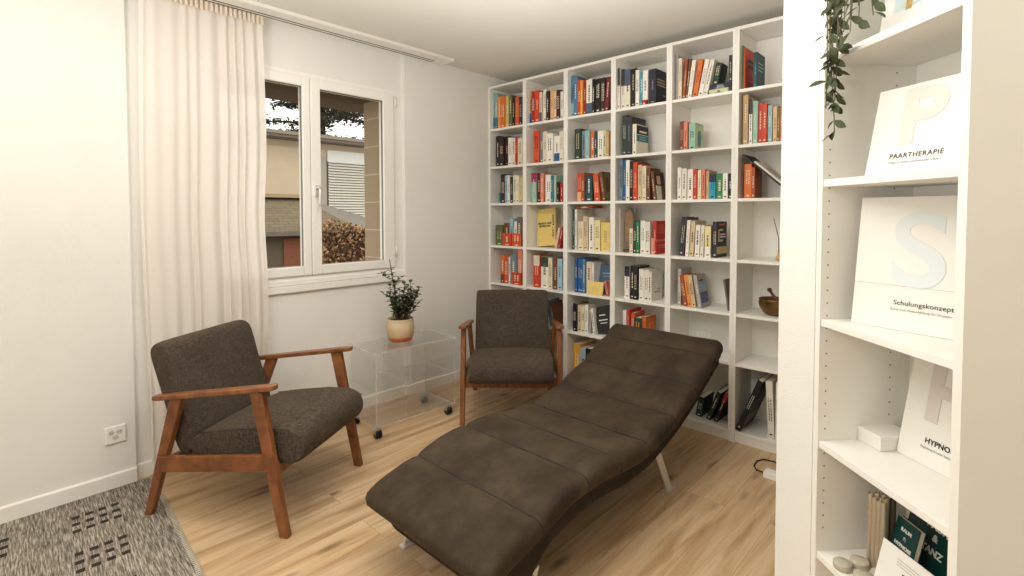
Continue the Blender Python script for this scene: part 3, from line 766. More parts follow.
BOOKS = {
 (1, 1): [(0.001, 0.015, 0.303, 'pale teal', 'b:teal blue', 0), (0.016, 0.05, 0.294, 'pale teal', 'b:teal blue', 0), (0.053, 0.091, 0.264, 'light orange', '', 0), (0.091, 0.141, 0.26, 'orange', '', 0), (0.146, 0.189, 0.255, 'khaki yellow', '', 0), (0.19, 0.228, 0.253, 'moss green', '', 0), (0.229, 0.251, 0.238, 'black', '', 0), (0.252, 0.3, 0.232, 'orange red', 'd:light orange', 0), (0.301, 0.333, 0.225, 'charcoal', '', 0)],
 (2, 1): [(0.001, 0.031, 0.253, 'tan', 'b:strong blue', 0), (0.033, 0.067, 0.242, 'deep red', '', 0), (0.067, 0.113, 0.245, 'vermilion', '', 0), (0.114, 0.137, 0.225, 'cream', 'b:slate blue', 0), (0.141, 0.175, 0.242, 'white', '', 0), (0.177, 0.207, 0.223, 'dark brown', '', 0), (0.21, 0.239, 0.228, 'peach', '', 0), (0.24, 0.266, 0.219, 'pale peach', '', 0), (0.27, 0.304, 0.217, 'maroon', '', 0), (0.305, 0.33, 0.203, 'white', '', 0)],
 (3, 1): [(0.001, 0.033, 0.3, 'steel blue', 'b:pale teal', 0), (0.033, 0.067, 0.288, 'steel blue', 'd:white', 0), (0.069, 0.096, 0.255, 'vermilion', '', 0), (0.096, 0.115, 0.247, 'amber yellow', '', 0), (0.116, 0.137, 0.247, 'deep red', '', 0), (0.139, 0.189, 0.245, 'white', 'b:slate blue', 0), (0.193, 0.214, 0.239, 'black', '', 0), (0.218, 0.26, 0.237, 'black', 'd:white', 0), (0.262, 0.297, 0.236, 'dark brown', '', 0), (0.299, 0.332, 0.231, 'wine red', '', -4)],
 (4, 1): [(0.001, 0.019, 0.274, 'off white', 't:charcoal', 0), (0.02, 0.048, 0.266, 'off white', 't:charcoal', 0), (0.049, 0.089, 0.26, 'ivory', 't:slate blue', 0), (0.092, 0.134, 0.253, 'black', 'd:tan', 0), (0.136, 0.161, 0.236, 'white', 'd:black', 0), (0.161, 0.178, 0.224, 'cyan', '', 0), (0.181, 0.217, 0.228, 'white', '', 0), (0.225, 0.273, 0.226, 'dark navy', 'd:lilac grey', 0)],
 (5, 1): [(0.001, 0.009, 0.28, 'lilac grey', '', 0), (0.01, 0.022, 0.276, 'mist grey', '', 0), (0.024, 0.046, 0.255, 'cream', '', 0), (0.05, 0.068, 0.244, 'rust', '', -4), (0.069, 0.085, 0.24, 'brown', '', -5), (0.087, 0.113, 0.224, 'white', 'd:lilac grey', -7)],
 (6, 1): [(0.001, 0.009, 0.25, 'green', '', 0), (0.01, 0.021, 0.237, 'vermilion', '', 0), (0.068, 0.087, 0.196, 'dark teal', 'd:cyan', 0)],
 (1, 2): [(0.043, 0.084, 0.252, 'black', '', 0), (0.084, 0.128, 0.241, 'dark brown', '', 0), (0.129, 0.18, 0.241, 'near black', 'd:salmon', 0), (0.185, 0.222, 0.224, 'white', '', 0), (0.223, 0.255, 0.221, 'off white', '', 0), (0.257, 0.273, 0.22, 'red', '', 0), (0.276, 0.324, 0.214, 'cream', '', 0)],
 (2, 2): [(0.053, 0.109, 0.251, 'orange red', 't:vermilion', 0), (0.111, 0.141, 0.24, 'blue grey', '', 0), (0.143, 0.182, 0.236, 'cream', '', 0), (0.185, 0.244, 0.214, 'white', '', 0), (0.247, 0.297, 0.191, 'white', 'b:strong blue', 0), (0.299, 0.333, 0.221, 'ivory', '', 0)],
 (3, 2): [(0.043, 0.095, 0.22, 'dark green', '', 0), (0.1, 0.131, 0.202, 'blue grey', '', 0), (0.132, 0.171, 0.201, 'pale teal', '', 0), (0.175, 0.209, 0.193, 'orange', '', 0), (0.21, 0.234, 0.185, 'dark teal', '', 0), (0.236, 0.284, 0.185, 'white', 'd:slate blue', 0), (0.286, 0.308, 0.187, 'pale green', '', 0), (0.309, 0.333, 0.178, 'tan', '', 0)],
 (4, 2): [(0.029, 0.061, 0.27, 'dark green', '', 0), (0.062, 0.105, 0.254, 'charcoal', 'd:steel blue', 0)],
 (5, 2): [(0.04, 0.065, 0.177, 'brown', '', 0), (0.066, 0.09, 0.171, 'salmon', 'd:dark brown', 0), (0.094, 0.134, 0.161, 'mint', 'd:black', 0)],
 (6, 2): [(0.012, 0.04, 0.282, 'tan', '', 0), (0.046, 0.063, 0.25, 'white', 't:charcoal', 0), (0.066, 0.092, 0.239, 'mint', '', 0), (0.096, 0.117, 0.225, 'red', '', 0), (0.118, 0.141, 0.217, 'vermilion', '', 0), (0.145, 0.168, 0.204, 'pale teal', '', 0), (0.17, 0.19, 0.195, 'peach', '', 0), (0.191, 0.207, 0.192, 'moss green', '', 0), (0.208, 0.225, 0.19, 'orange', '', 0)],
 (1, 3): [(0.063, 0.084, 0.085, 'teal blue', '', 0), (0.086, 0.134, 0.238, 'dark brown', '', 0), (0.135, 0.165, 0.227, 'light blue', '', 0), (0.166, 0.19, 0.226, 'white', '', 0), (0.192, 0.224, 0.214, 'dark teal', '', 0), (0.226, 0.258, 0.225, 'cream', '', 0), (0.259, 0.291, 0.221, 'ivory', '', 0), (0.294, 0.325, 0.202, 'sand', '', 0)],
 (2, 3): [(0.025, 0.077, 0.23, 'mint', 't:magenta', 0), (0.079, 0.117, 0.227, 'maroon', '', 0), (0.118, 0.152, 0.225, 'salmon', '', 0), (0.166, 0.222, 0.209, 'white', '', 0), (0.224, 0.247, 0.202, 'teal blue', '', 0), (0.248, 0.272, 0.202, 'mint', '', 0), (0.275, 0.3, 0.149, 'near black', '', 0), (0.305, 0.332, 0.146, 'deep red', '', 0)],
 (3, 3): [(0.063, 0.101, 0.207, 'vermilion', 'b:peach', 0), (0.104, 0.132, 0.205, 'rust', '', 0), (0.136, 0.194, 0.185, 'dark teal', 'd:white', 0), (0.213, 0.258, 0.19, 'orange red', '', 5)],
 (4, 3): [(0.017, 0.043, 0.288, 'blue grey', '', 0), (0.045, 0.064, 0.271, 'strong blue', '', 0), (0.067, 0.095, 0.27, 'white', '', 0), (0.096, 0.12, 0.26, 'black', '', 0), (0.122, 0.153, 0.251, 'vermilion', '', 0), (0.155, 0.182, 0.232, 'sand', '', 0), (0.183, 0.211, 0.223, 'cream', '', 0), (0.212, 0.237, 0.21, 'brown', '', 0)],
 (5, 3): [(0.023, 0.048, 0.2, 'white', '', 0), (0.05, 0.082, 0.191, 'off white', '', 0), (0.084, 0.119, 0.186, 'white', '', 0), (0.124, 0.15, 0.184, 'red', '', 0), (0.154, 0.176, 0.178, 'cream', 'd:tan', 0), (0.177, 0.197, 0.179, 'salmon', '', 0), (0.198, 0.218, 0.171, 'tan', '', 0), (0.221, 0.26, 0.148, 'cyan', 't:dark navy', 0), (0.262, 0.302, 0.15, 'green', '', 0), (0.304, 0.332, 0.148, 'white', '', 0), (0.333, 0.355, 0.146, 'black', 'd:white', 0)],
 (6, 3): [(0.023, 0.062, 0.194, 'orange', '', 0), (0.065, 0.084, 0.174, 'rust', '', 0)],
 (1, 4): [(0.039, 0.123, 0.168, 'moss green', '', 0), (0.127, 0.19, 0.185, 'brown', '', 0), (0.198, 0.231, 0.224, 'light blue', '', 0), (0.235, 0.267, 0.2, 'white', '', 0), (0.273, 0.324, 0.237, 'taupe', '', 0)],
 (3, 4): [(0.018, 0.036, 0.3, 'dark teal', '', 0), (0.038, 0.059, 0.295, 'off white', 'd:olive', 0), (0.062, 0.106, 0.206, 'cream', 'd:black', 0), (0.112, 0.154, 0.242, 'sand', '', 0), (0.16, 0.202, 0.236, 'white', 'd:black', 0), (0.208, 0.257, 0.217, 'pale yellow', '', 0), (0.263, 0.335, 0.201, 'pale gold', 'd:tan', 0)],
 (4, 4): [(0.094, 0.118, 0.163, 'cream', '', 0), (0.119, 0.144, 0.214, 'dark green', '', 0), (0.146, 0.168, 0.212, 'green', '', 0), (0.171, 0.205, 0.217, 'white', '', 0), (0.207, 0.242, 0.21, 'off white', '', 0), (0.246, 0.271, 0.105, 'salmon', '', 0)],
 (5, 4): [(0.035, 0.071, 0.24, 'charcoal', '', -5), (0.079, 0.102, 0.222, 'white', 'd:salmon', -3), (0.104, 0.132, 0.216, 'sand', '', -3), (0.136, 0.167, 0.194, 'white', '', -2), (0.168, 0.191, 0.192, 'off white', '', -2), (0.201, 0.237, 0.188, 'pale yellow', 'b:white', 0)],
 (1, 5): [(0.092, 0.134, 0.229, 'orange', 'b:brown', 0), (0.135, 0.177, 0.227, 'orange red', '', 0), (0.179, 0.197, 0.22, 'white', '', 0), (0.201, 0.27, 0.242, 'blue grey', '', 0), (0.278, 0.326, 0.283, 'salmon', '', 0)],
 (2, 5): [(0.053, 0.113, 0.248, 'vermilion', 't:cream', 0), (0.118, 0.192, 0.24, 'white', 't:dark green', 0), (0.195, 0.234, 0.235, 'cream', 'd:dark green', 0), (0.24, 0.281, 0.238, 'brown', '', 0), (0.284, 0.329, 0.234, 'light blue', '', 0)],
 (3, 5): [(0.043, 0.066, 0.244, 'strong blue', '', 0), (0.068, 0.091, 0.246, 'strong blue', '', 0), (0.092, 0.117, 0.248, 'strong blue', '', 0), (0.118, 0.141, 0.247, 'steel blue', '', 0), (0.144, 0.187, 0.228, 'cream', '', 0), (0.190, 0.208, 0.221, 'white', 'd:black', 0)],
 (4, 5): [(0.053, 0.09, 0.22, 'white', 't:dark navy', 0), (0.093, 0.123, 0.223, 'black', '', 0), (0.124, 0.152, 0.222, 'near black', '', 0), (0.161, 0.193, 0.207, 'white', '', 0), (0.196, 0.236, 0.204, 'off white', '', 0)],
 (5, 5): [(0.033, 0.056, 0.229, 'mist grey', '', 0)],
 (3, 6): [(0.036, 0.066, 0.202, 'black', '', 0), (0.068, 0.097, 0.195, 'sand', '', 0), (0.1, 0.131, 0.193, 'cream', '', 0), (0.133, 0.161, 0.203, 'white', '', 0), (0.164, 0.182, 0.173, 'mist grey', 'd:red', 0)],
 (4, 6): [(0.052, 0.077, 0.206, 'white', 'd:salmon', 0), (0.081, 0.101, 0.215, 'red', '', 0), (0.104, 0.132, 0.195, 'orange red', '', 0), (0.135, 0.189, 0.169, 'dark green', 'd:amber yellow', 0)],
 (3, 7): [(0.029, 0.093, 0.298, 'amber yellow', '', 0), (0.096, 0.145, 0.277, 'light blue', '', 0), (0.147, 0.198, 0.285, 'black', '', 0)],
}
ROWN = ['top', 'second', 'third', 'fourth', 'fifth', 'sixth', 'bottom']
COVERS = {
 (4,1,'dark navy'): ('dark navy', [(0.1,0.75,0.62,0.66,'tan'),(0.1,0.7,0.70,0.74,'tan'),(0.1,0.8,0.54,0.58,'tan'),(0.55,0.9,0.28,0.32,'lilac grey')]),
 (6,1,'vermilion'): ('black', [(0,1,0.35,1,'vermilion'),(0.3,0.9,0.7,0.76,'near black'),(0.3,0.9,0.56,0.62,'near black'),(0.4,0.9,0.15,0.22,'wine red')]),
 (6,1,'dark teal'): ('dark green', [(0.15,0.8,0.70,0.73,'mint'),(0.15,0.8,0.60,0.63,'mint'),(0.15,0.7,0.5,0.53,'mint')]),
 (5,2,'mint'): ('mint', [(0.06,0.94,0.08,0.92,'pale green'),(0.3,0.72,0.2,0.62,'steel blue'),(0.36,0.66,0.62,0.72,'steel blue'),(0.36,0.66,0.12,0.2,'steel blue')]),
}
def compartment_base(c): return Vector((0, -0.4*(c-1)-0.018, 0))
rb = random.Random(5)
for (c, r), row in BOOKS.items():
    z = SH[7-r]
    base = compartment_base(c); base.z = 0
    grp = 'books on the %s shelf of the %s bookcase' % (ROWN[r-1], COLS[c-1])
    for i, (u0, u1, h, cn, band, tilt) in enumerate(row):
        w = u1-u0; kind, _, bc = band.partition(':')
        bt = {'t': ' with %s top' % bc, 'b': ' with %s foot' % bc}.get(kind, '')
        lb = '%s book%s, %s from left, %s shelf, %s bookcase from window' % (cn, bt, ORD[i], ROWN[r-1], COLS[c-1])
        d = min(0.22, h*rb.uniform(0.64, 0.74)); st = 0.03+rb.uniform(-0.008, 0.010)
        cv = COVERS.get((c, r, cn)); cover = cv[1] if cv else None
        d = max(d, 0.12)
        if (c, r) in ((3,4),(4,5),(5,3),(5,4)): st += 0.01
        if tilt < 0:
            w = w*0.92
        put_book(base, -PI/2, u0, w-0.0006, h, d, st, z, cn, band, tilt, lb, grp, cover)
def cb(c, r, u, w, h, d, st, cn, label, band='', tilt=0, cover=None, name='book', grp=None, yaw=0, pitch=0, cat='book', z=None):
    o = put_book(compartment_base(c), -PI/2, u, w, h, d, st, SH[7-r] if z is None else z, cn, band, tilt, label, grp, cover, name, yaw, pitch)
    if cat != 'book': o['category'] = cat
    return o
GR = 'books on the %s shelf of the %s bookcase'
# col 1
cb(1,4,0.130,0.095,0.105,0.014,0.012,'vermilion','small orange-red booklet box standing before the brown book, first bookcase','', name='booklet_box')
cb(1,4,0.236,0.095,0.105,0.014,0.012,'orange red','small orange-red booklet box beside its twin, nearer the second bookcase','', name='booklet_box')
cb(1,5,0.235,0.095,0.10,0.014,0.012,'vermilion','small red booklet standing in front of blue-grey book, fifth shelf, first bookcase','', name='booklet_box')
cb(1,6,0.10,0.12,0.05,0.16,0.03,'orange','orange book lying on the sixth shelf behind the dark armchair','')
# col 2: yellow face-out book
yb = thing('book', 'large yellow book with black title shown face-out, fourth shelf of second bookcase', 'book', (0,0,0))
Wm = Matrix.Translation((0.095, -0.4-0.018-0.035, SH[3]+0.0145)) @ Matrix.Rotation(-PI/2, 4, 'Z') @ Matrix.Rotation(math.radians(4), 4, 'Y') @ Matrix.Rotation(math.radians(-10), 4, 'X')
yb.matrix_world = Matrix.Translation((0.095, -0.4-0.018-0.012, SH[3]+0.0005)) @ Matrix.Rotation(-PI/2, 4, 'Z') @ Matrix.Rotation(math.radians(-5), 4, 'Y') @ Matrix.Rotation(math.radians(-6), 4, 'X')
bpy.context.view_layer.update()
yb.matrix_world = Matrix.Translation((0.0, 0.0, 0.002)) @ yb.matrix_world
def sheet(mb, m, name, parent, **k): return mb.build(name, m, parent, **k)
MB().box(0.02, 0.20, 0, 0.014, 0.0, 0.292).build('cover', bm_('pale gold'), yb, bevel=0.001)
MB().box(0.022, 0.2003, 0.002, 0.012, 0.002, 0.290).build('pages', m_page, yb)
text('title_text', 'MENSCH UND\nBEZIEHUNG', 0.021, m_ink, yb, (0.100, -0.001, 0.165), (PI/2, 0, 0), 0.0008)
text('side_text', 'GESPR\u00c4CHE', 0.027, m_ink, yb, (0.182, -0.001, 0.155), (PI/2, PI/2, 0), 0.001, spacing=1.25)
cb(2,4,0.232,0.020,0.155,0.12,0.06,'pale peach','pale peach book leaning beside the large yellow book, fourth shelf','', -14)
cb(2,4,0.262,0.020,0.170,0.12,0.06,'deep red','dark red book leaning rightmost on the fourth shelf of the second bookcase','', -14)
# tall stuff leaning behind
cb(2,6,0.215,0.020,0.20,0.14,0.03,'steel blue','blue and brown picture magazine leaning behind the dark armchair armrest','', 12, [(0.1,0.9,0.1,0.5,'light blue'),(0.1,0.9,0.6,0.9,'brown')], name='magazine', cat='magazine')
cb(2,6,0.248,0.016,0.19,0.14,0.03,'brown','brown book leaning against the blue picture magazine behind the armchair','', 12)
# col 3
cb(3,3,0.282,0.024,0.205,0.15,0.03,'brown','brown patterned picture book leaning rightmost on third shelf, third bookcase','', 9, [(0.05,0.95,0.05,0.95,'olive'),(0.2,0.5,0.3,0.8,'brown'),(0.6,0.85,0.15,0.5,'khaki yellow')])
cb(3,4,0.05,0.13,0.022,0.14,0.05,'rust','rust-brown book lying flat on top of the cream book row, third bookcase','', z=SH[3]+0.3005)
bc = thing('book', 'blue-covered book facing out above the yellow one, fifth shelf, third bookcase', 'book')
bc.matrix_world = Matrix.Translation((0.08, -0.8-0.018-0.213, SH[2]+0.002)) @ Matrix.Rotation(-PI/2+0.12, 4, 'Z') @ Matrix.Rotation(math.radians(0), 4, 'Y') @ Matrix.Rotation(math.radians(-12), 4, 'X')
MB().box(0.0, 0.135, 0, 0.014, 0.0, 0.215).build('cover', bm_('slate blue'), bc, bevel=0.001)
MB().box(0.02, 0.105, -0.0006, 0, 0.145, 0.151).build('title_bar', bm_('pale teal'), bc)
MB().box(0.03, 0.095, -0.0006, 0, 0.125, 0.129).build('title_bar', bm_('pale teal'), bc)
yk = thing('booklet', 'pale yellow booklet propped in front of the blue-covered book, fifth shelf', 'booklet')
yk.matrix_world = Matrix.Translation((0.004, -0.8-0.018-0.178, SH[2]+0.0005)) @ Matrix.Rotation(-PI/2+0.1, 4, 'Z') @ Matrix.Rotation(math.radians(-12), 4, 'X')
MB().box(0.0, 0.115, 0, 0.008, 0.0, 0.095).build('cover', bm_('pale gold'), yk, bevel=0.0008)
cb(3,5,0.315,0.014,0.105,0.09,0.03,'salmon','small pink booklet leaning right of the pale yellow booklet, fifth shelf','', 10, name='booklet', cat='booklet')
kb = cb(3,6,0.207,0.020,0.185,0.15,0.03,'white','white-spined book leaning against the black-covered one, sixth shelf','d:black',7)
kb2 = thing('book', 'black-covered book with white lettering leaning face-out, sixth shelf, third bookcase', 'book')
kb2.matrix_world = Matrix.Translation((0.052, -0.8-0.018-0.236, SH[1]+0.003)) @ Matrix.Rotation(-PI/2+0.35, 4, 'Z') @ Matrix.Rotation(math.radians(-13), 4, 'Y') @ Matrix.Rotation(math.radians(-8), 4, 'X')
kb2.matrix_world = Matrix.Translation((0, 0, 0.004)) @ kb2.matrix_world
MB().box(0.0, 0.118, 0, 0.018, 0.0, 0.185).build('cover', bm_('black'), kb2, bevel=0.001)
MB().box(0.03, 0.075, -0.0006, 0, 0.12, 0.128).box(0.022, 0.085, -0.0006, 0, 0.085, 0.093).box(0.03, 0.08, -0.0006, 0, 0.065, 0.070).build('title_marks', bm_('white'), kb2)
# col 4
cb(4,1,0.190,0.034,0.030,0.02,0.006,'deep red','tiny red booklet lying before the white book, top shelf, fourth bookcase','', name='booklet', cat='booklet')
cb(4,2,0.112,0.028,0.200,0.16,0.03,'ivory','thick white book with black and teal cover bands, second shelf, fourth bookcase','',0,[(0.02,1,0.68,0.97,'near black'),(0.02,1,0.44,0.66,'teal blue'),(0.25,0.85,0.74,0.80,'white'),(0.25,0.75,0.50,0.53,'mint'),(0.25,0.75,0.58,0.61,'mint')])
cb(4,3,0.263,0.020,0.185,0.14,0.035,'brown','brown picture book leaning rightmost on third shelf, fourth bookcase','', 7, [(0.05,0.95,0.5,0.95,'dark brown'),(0.25,0.6,0.55,0.85,'peach'),(0.1,0.6,0.0,0.5,'off white')])
cb(4,4,0.262,0.020,0.215,0.15,0.04,'red','red book with a pale red cover pattern, rightmost on fourth shelf, fourth bookcase','',0,[(0.0,1,0.38,0.44,'salmon'),(0.2,0.85,0.24,0.28,'salmon'),(0.2,0.85,0.18,0.2,'salmon'),(0.3,0.7,0.6,0.9,'orange red')])
cb(4,5,0.226,0.026,0.195,0.15,0.04,'off white','off-white book rightmost on the fifth shelf of the fourth bookcase','',0,[(0.25,0.8,0.28,0.31,'taupe'),(0.5,0.85,0.36,0.40,'mist grey')])
cb(4,6,0.185,0.03,0.180,0.14,0.035,'orange','orange book with round cover ornament rightmost on sixth shelf, fourth bookcase','',0,[(0.3,0.8,0.35,0.75,'light orange'),(0.4,0.7,0.42,0.68,'orange')])
ov = thing('oval_frame', 'oval brown picture frame standing behind books on the fourth shelf, fourth bookcase', 'picture frame', (0.11, -1.2-0.018-0.045, SH[3]), -PI/2)
el = [(0.040*math.cos(2*PI*k/40), 0.168+0.142*math.sin(2*PI*k/40)) for k in range(40)]
MB().prism(el, 0.0, 0.012, 'y').build('frame', bm_('taupe'), ov, bevel=0.002)
MB().prism([(x*0.86, 0.166+(z-0.166)*0.92) for x, z in el], -0.002, 0.001, 'y').build('picture', mat('oval_picture', rgb(150,122,92), 0.6, noise=0.3, nscale=22), ov)
MB().box(-0.03, 0.03, -0.03, 0.03, 0.0003, 0.017).build('base', bm_('brown'), ov, bevel=0.003)
cb(4,4,0.001,0.003,0.29,0.05,0.06,'off white','pale pink-speckled card standing left of the oval picture frame','', name='card', cat='card')
# col 5
cb(5,1,0.118,0.028,0.222,0.17,0.03,'orange','orange book leaning right between white books, top shelf, fifth bookcase','', -9)
cb(5,1,0.152,0.026,0.215,0.17,0.03,'white','white book leaning right beside the orange one, top shelf, fifth bookcase','d:black', -11)
cb(5,1,0.181,0.026,0.208,0.17,0.03,'off white','off-white book, last of the leaning row, top shelf, fifth bookcase','', -12)
cb(5,1,0.218,0.110,0.030,0.16,0.035,'pale green','thick green and white book lying lowest of the flat stack, top shelf','', name='book')
cb(5,1,0.214,0.130,0.030,0.16,0.04,'dark navy','dark navy book lying on the green book, top shelf, fifth bookcase','d:lilac grey', z=SH[6]+0.0312)
cb(5,1,0.226,0.032,0.125,0.10,0.06,'dark green','dark green book standing tilted on the flat stack, top shelf, fifth bookcase','', -10, z=SH[6]+0.0622)
cb(5,1,0.328,0.020,0.150,0.13,0.04,'charcoal','charcoal book standing upright on the flat stack beside the right panel','d:mist grey', z=SH[6]+0.0622)
nb = cb(5,4,0.246,0.025,0.214,0.155,0.04,'dark navy','navy book with a yellow banner across its cover, fourth shelf, fifth bookcase','',0,[(0.0,1,0.10,0.30,'khaki yellow'),(0.15,0.25,0.45,0.78,'khaki yellow'),(0.25,0.6,0.74,0.80,'khaki yellow'),(0.25,0.6,0.44,0.50,'khaki yellow'),(0.35,0.85,0.62,0.66,'white'),(0.35,0.85,0.55,0.59,'white'),(0.2,0.8,0.9,0.94,'orange')])
for i, (u, cn, lb) in enumerate(((0.030,'rust','rust book tilted left, first of the leaning trio, fifth shelf'),(0.058,'light orange','light orange book, middle of the leaning trio, fifth shelf'),(0.084,'sand','sand-coloured book, last of the leaning trio, fifth shelf'))):
    cb(5,5,u+0.045,0.024,0.195,0.13,0.03,cn,lb,'', 9)
cb(5,5,0.166,0.022,0.198,0.13,0.03,'mist grey','grey-covered book with a blue picture, leaning on the sand-coloured book','',10,[(0.1,0.9,0.12,0.45,'slate blue'),(0.1,0.9,0.5,0.7,'light blue'),(0.2,0.6,0.8,0.84,'near black')])
sl = cb(5,5,0.335,0.010,0.185,0.10,0.05,'taupe','thin grey picture card leaning on the right panel, fifth shelf, fifth bookcase','', 9, name='card', cat='card')
# wire basket
wb = thing('wire_basket', 'small round white wire basket on the sixth shelf above the chaise head', 'basket', (0.13, -1.6-0.018-0.165, SH[1]+0.0005))
rg = MB()
for z, rr in ((0.003, 0.040), (0.065, 0.050), (0.128, 0.042)):
    rg.tube([(rr*math.cos(2*PI*k/24), rr*math.sin(2*PI*k/24), z) for k in range(25)], 0.0022, 6)
for k in range(14):
    a = 2*PI*k/14; b = a+0.25
    rg.tube([(0.040*math.cos(a), 0.040*math.sin(a), 0.003), (0.048*math.cos(b), 0.048*math.sin(b), 0.065), (0.042*math.cos(a+0.5), 0.042*math.sin(a+0.5), 0.128)], 0.0018, 5)
rg.build('wire_cage', m_white, wb)
MB().lathe([(0.036, 0.004), (0.036, 0.05), (0.0, 0.05)], 20).build('candle', mat('cream_wax', rgb(232,224,204), 0.5), wb)
# green folders bottom shelf of col 5
cb(5,7,0.145,0.035,0.125,0.16,0.06,'dark teal','dark teal folder standing on the bottom shelf behind the chaise','', -8, name='folder', cat='folder')
cb(5,7,0.215,0.026,0.190,0.19,0.05,'dark green','dark green folder leaning right on the bottom shelf, fifth bookcase','', -20, name='folder', cat='folder')
cb(5,7,0.262,0.020,0.200,0.19,0.05,'near black','black folder with red label leaning against the right panel, bottom shelf, fifth bookcase','t:red', -20, name='folder', cat='folder')
# col 6
md = cb(6,3,0.285,0.006,0.365,0.20,0.02,'near black','black magazine leaning diagonally across the third shelf, sixth bookcase','', 48, name='magazine', cat='magazine')
md2 = cb(6,3,0.296,0.010,0.30,0.19,0.03,'off white','off-white magazine resting on the diagonal black one, third shelf, sixth bookcase','', 48, [(0.2,0.8,0.5,0.8,'mist grey'),(0.2,0.6,0.1,0.3,'near black')], name='magazine', cat='magazine')
md.matrix_world = Matrix.Translation((0, 0, 0.0)) @ md.matrix_world
inc = thing('incense_holder', 'thin dark incense stick in a small wooden holder, fourth shelf, sixth bookcase', 'incense holder', (0.12, -2.0-0.018-0.188, SH[3]+0.0005), -PI/2)
MB().lathe([(0.018,0),(0.016,0.012),(0.008,0.03),(0.006,0.045),(0.009,0.05)], 20).build('holder', mat('pale_wood', rgb(196,150,96), 0.5, noise=0.1), inc)
MB().tube([(0.0,0,0.045),(-0.002,0,0.12),(-0.018,0,0.19),(-0.030,0,0.235)], [0.003,0.0022,0.002,0.0015], 6).build('incense_stick', mat('incense', rgb(70,52,40), 0.8), inc)
bw = thing('singing_bowl', 'bronze singing bowl holding a wooden striker on the fifth shelf', 'bowl', (0.115, -2.0-0.018-0.178, SH[2]+0.0005), -PI/2)
m_bronze = mat('aged_bronze', rgb(118,90,50), 0.4, metal=0.8, noise=0.35, nscale=30, bump=0.4, bscale=60)
MB().lathe([(0.040,0),(0.062,0.012),(0.082,0.040),(0.090,0.066),(0.086,0.086),(0.089,0.092),(0.084,0.093),(0.081,0.086),(0.084,0.064),(0.076,0.040),(0.056,0.016),(0.0,0.008)], 40).build('bowl', m_bronze, bw)
MB().tube([(0.05,-0.02,0.035),(0.0,0.0,0.092),(-0.02,0.01,0.112),(-0.036,0.018,0.130)], [0.009,0.0085,0.008,0.008], 10).lathe([(0.0,-0.012),(0.011,-0.008),(0.013,0.0),(0.011,0.009),(0.0,0.013)], 14, c=(-0.040,0.020,0.136)).build('striker', mat('dark_red_wood', rgb(92,44,34), 0.5), bw)
cb(6,7,0.002,0.028,0.335,0.24,0.008,'black','large black picture book leaning diagonally on the bottom shelf, sixth bookcase','d:off white', -21, [(0.1,0.8,0.1,0.3,'taupe'),(0.3,0.9,0.5,0.75,'charcoal')])
cb(6,7,0.172,0.034,0.318,0.22,0.03,'off white','tall pale grey binder right of the leaning black book, bottom shelf','', 3, name='binder', cat='binder')
fb = cb(6,7,0.209,0.060,0.325,0.24,0.03,'white','wide white ring binder with a finger hole, bottom shelf, sixth bookcase','', 0, name='binder', cat='binder')
hm = MB().lathe([(0.013, -0.001), (0.013, 0.0006)], 20, M=Matrix.Translation((0.02, -0.0008, 0.10)) @ Matrix.Rotation(PI/2, 4, 'X')).build('finger_hole', m_black, fb)

# cable and adapter on the floor
ad = thing('power_adapter', 'small pale power adapter on the floor beside the corner wall', 'adapter', (-0.275, -2.31, 0))
MB().prism([(-0.03,-0.045),(0.03,-0.045),(0.03,0.045),(-0.03,0.045)], 0.0005, 0.030, 'z').build('housing', m_pvc, ad, bevel=0.004)
MB().tube([(0.0,0.04,0.012),(0.02,0.09,0.006),(0.06,0.115,0.005),(0.12,0.12,0.005),(0.165,0.10,0.005),(0.175,0.05,0.005),(0.15,-0.0,0.005),(0.12,-0.05,0.005)], 0.0035, 8).build('cable', m_black, ad)

# ------------------------------------------------------------------ corner wall with near bookcase
NP = Vector((-1.525, -2.755, 0)); ne = Vector((0.690, 0.724, 0)).normalized(); nn = Vector((ne.y, -ne.x, 0))
nrz = math.atan2(-ne.y, -ne.x)            # local +X runs from left to right (towards the camera)
NO = NP + ne*0.018                         # outer left front corner
Mn = Matrix.Translation(NO) @ Matrix.Rotation(nrz, 4, 'Z')
near = bookcase('bookcase', 'near white bookcase column with leaflets and trailing vine, beside the corner wall', NO, nrz, depth=0.245, holes=True)
# wall pier left of it and wall behind it
def npt(x, y, z=0): return Mn @ Vector((x, y, z))
wc = MB()
wc.box(-0.158, -0.0008, -0.001, 0.42, 0, CE, M=Mn)
wc.box(-0.158, 1.4, 0.2465, 0.42, 0, CE, M=Mn)
struct('wall_corner', wc, m_wall)

def card_board(name, label, cat, x, y, z, w, h, yaw, lean, th=0.006, extra=None, mcol=None, group=None):
    t = thing(name, label, cat, (0,0,0), 0, group)
    t.matrix_world = Mn @ Matrix.Translation((x, y, z)) @ Matrix.Rotation(math.radians(yaw), 4, 'Z') @ Matrix.Rotation(math.radians(-lean), 4, 'X')
    MB().box(0, w, 0, th, 0, h).build('board', mcol or m_paper, t, bevel=0.0008)
    return t
m_paper = mat('white_card', rgb(230,228,222), 0.5)
m_P = mat('pale_peach_print', rgb(232,214,204), 0.6); m_S = mat('pale_blue_print', rgb(216,223,224), 0.6); m_H = mat('pale_taupe_print', rgb(214,206,200), 0.6)
m_dgreen = mat('dark_green_card', rgb(14,60,56), 0.4); m_wtext = mat('white_print', rgb(225,225,215), 0.6)
ZP, ZS, ZH, ZB = SH[4], SH[3], SH[2]+0.010, SH[1]
P = card_board('leaflet', 'white leaflet with a pale peach letter P leaning on the near bookcase', 'leaflet', 0.122, 0.028, ZP+0.0008, 0.212, 0.198, 11, 12)
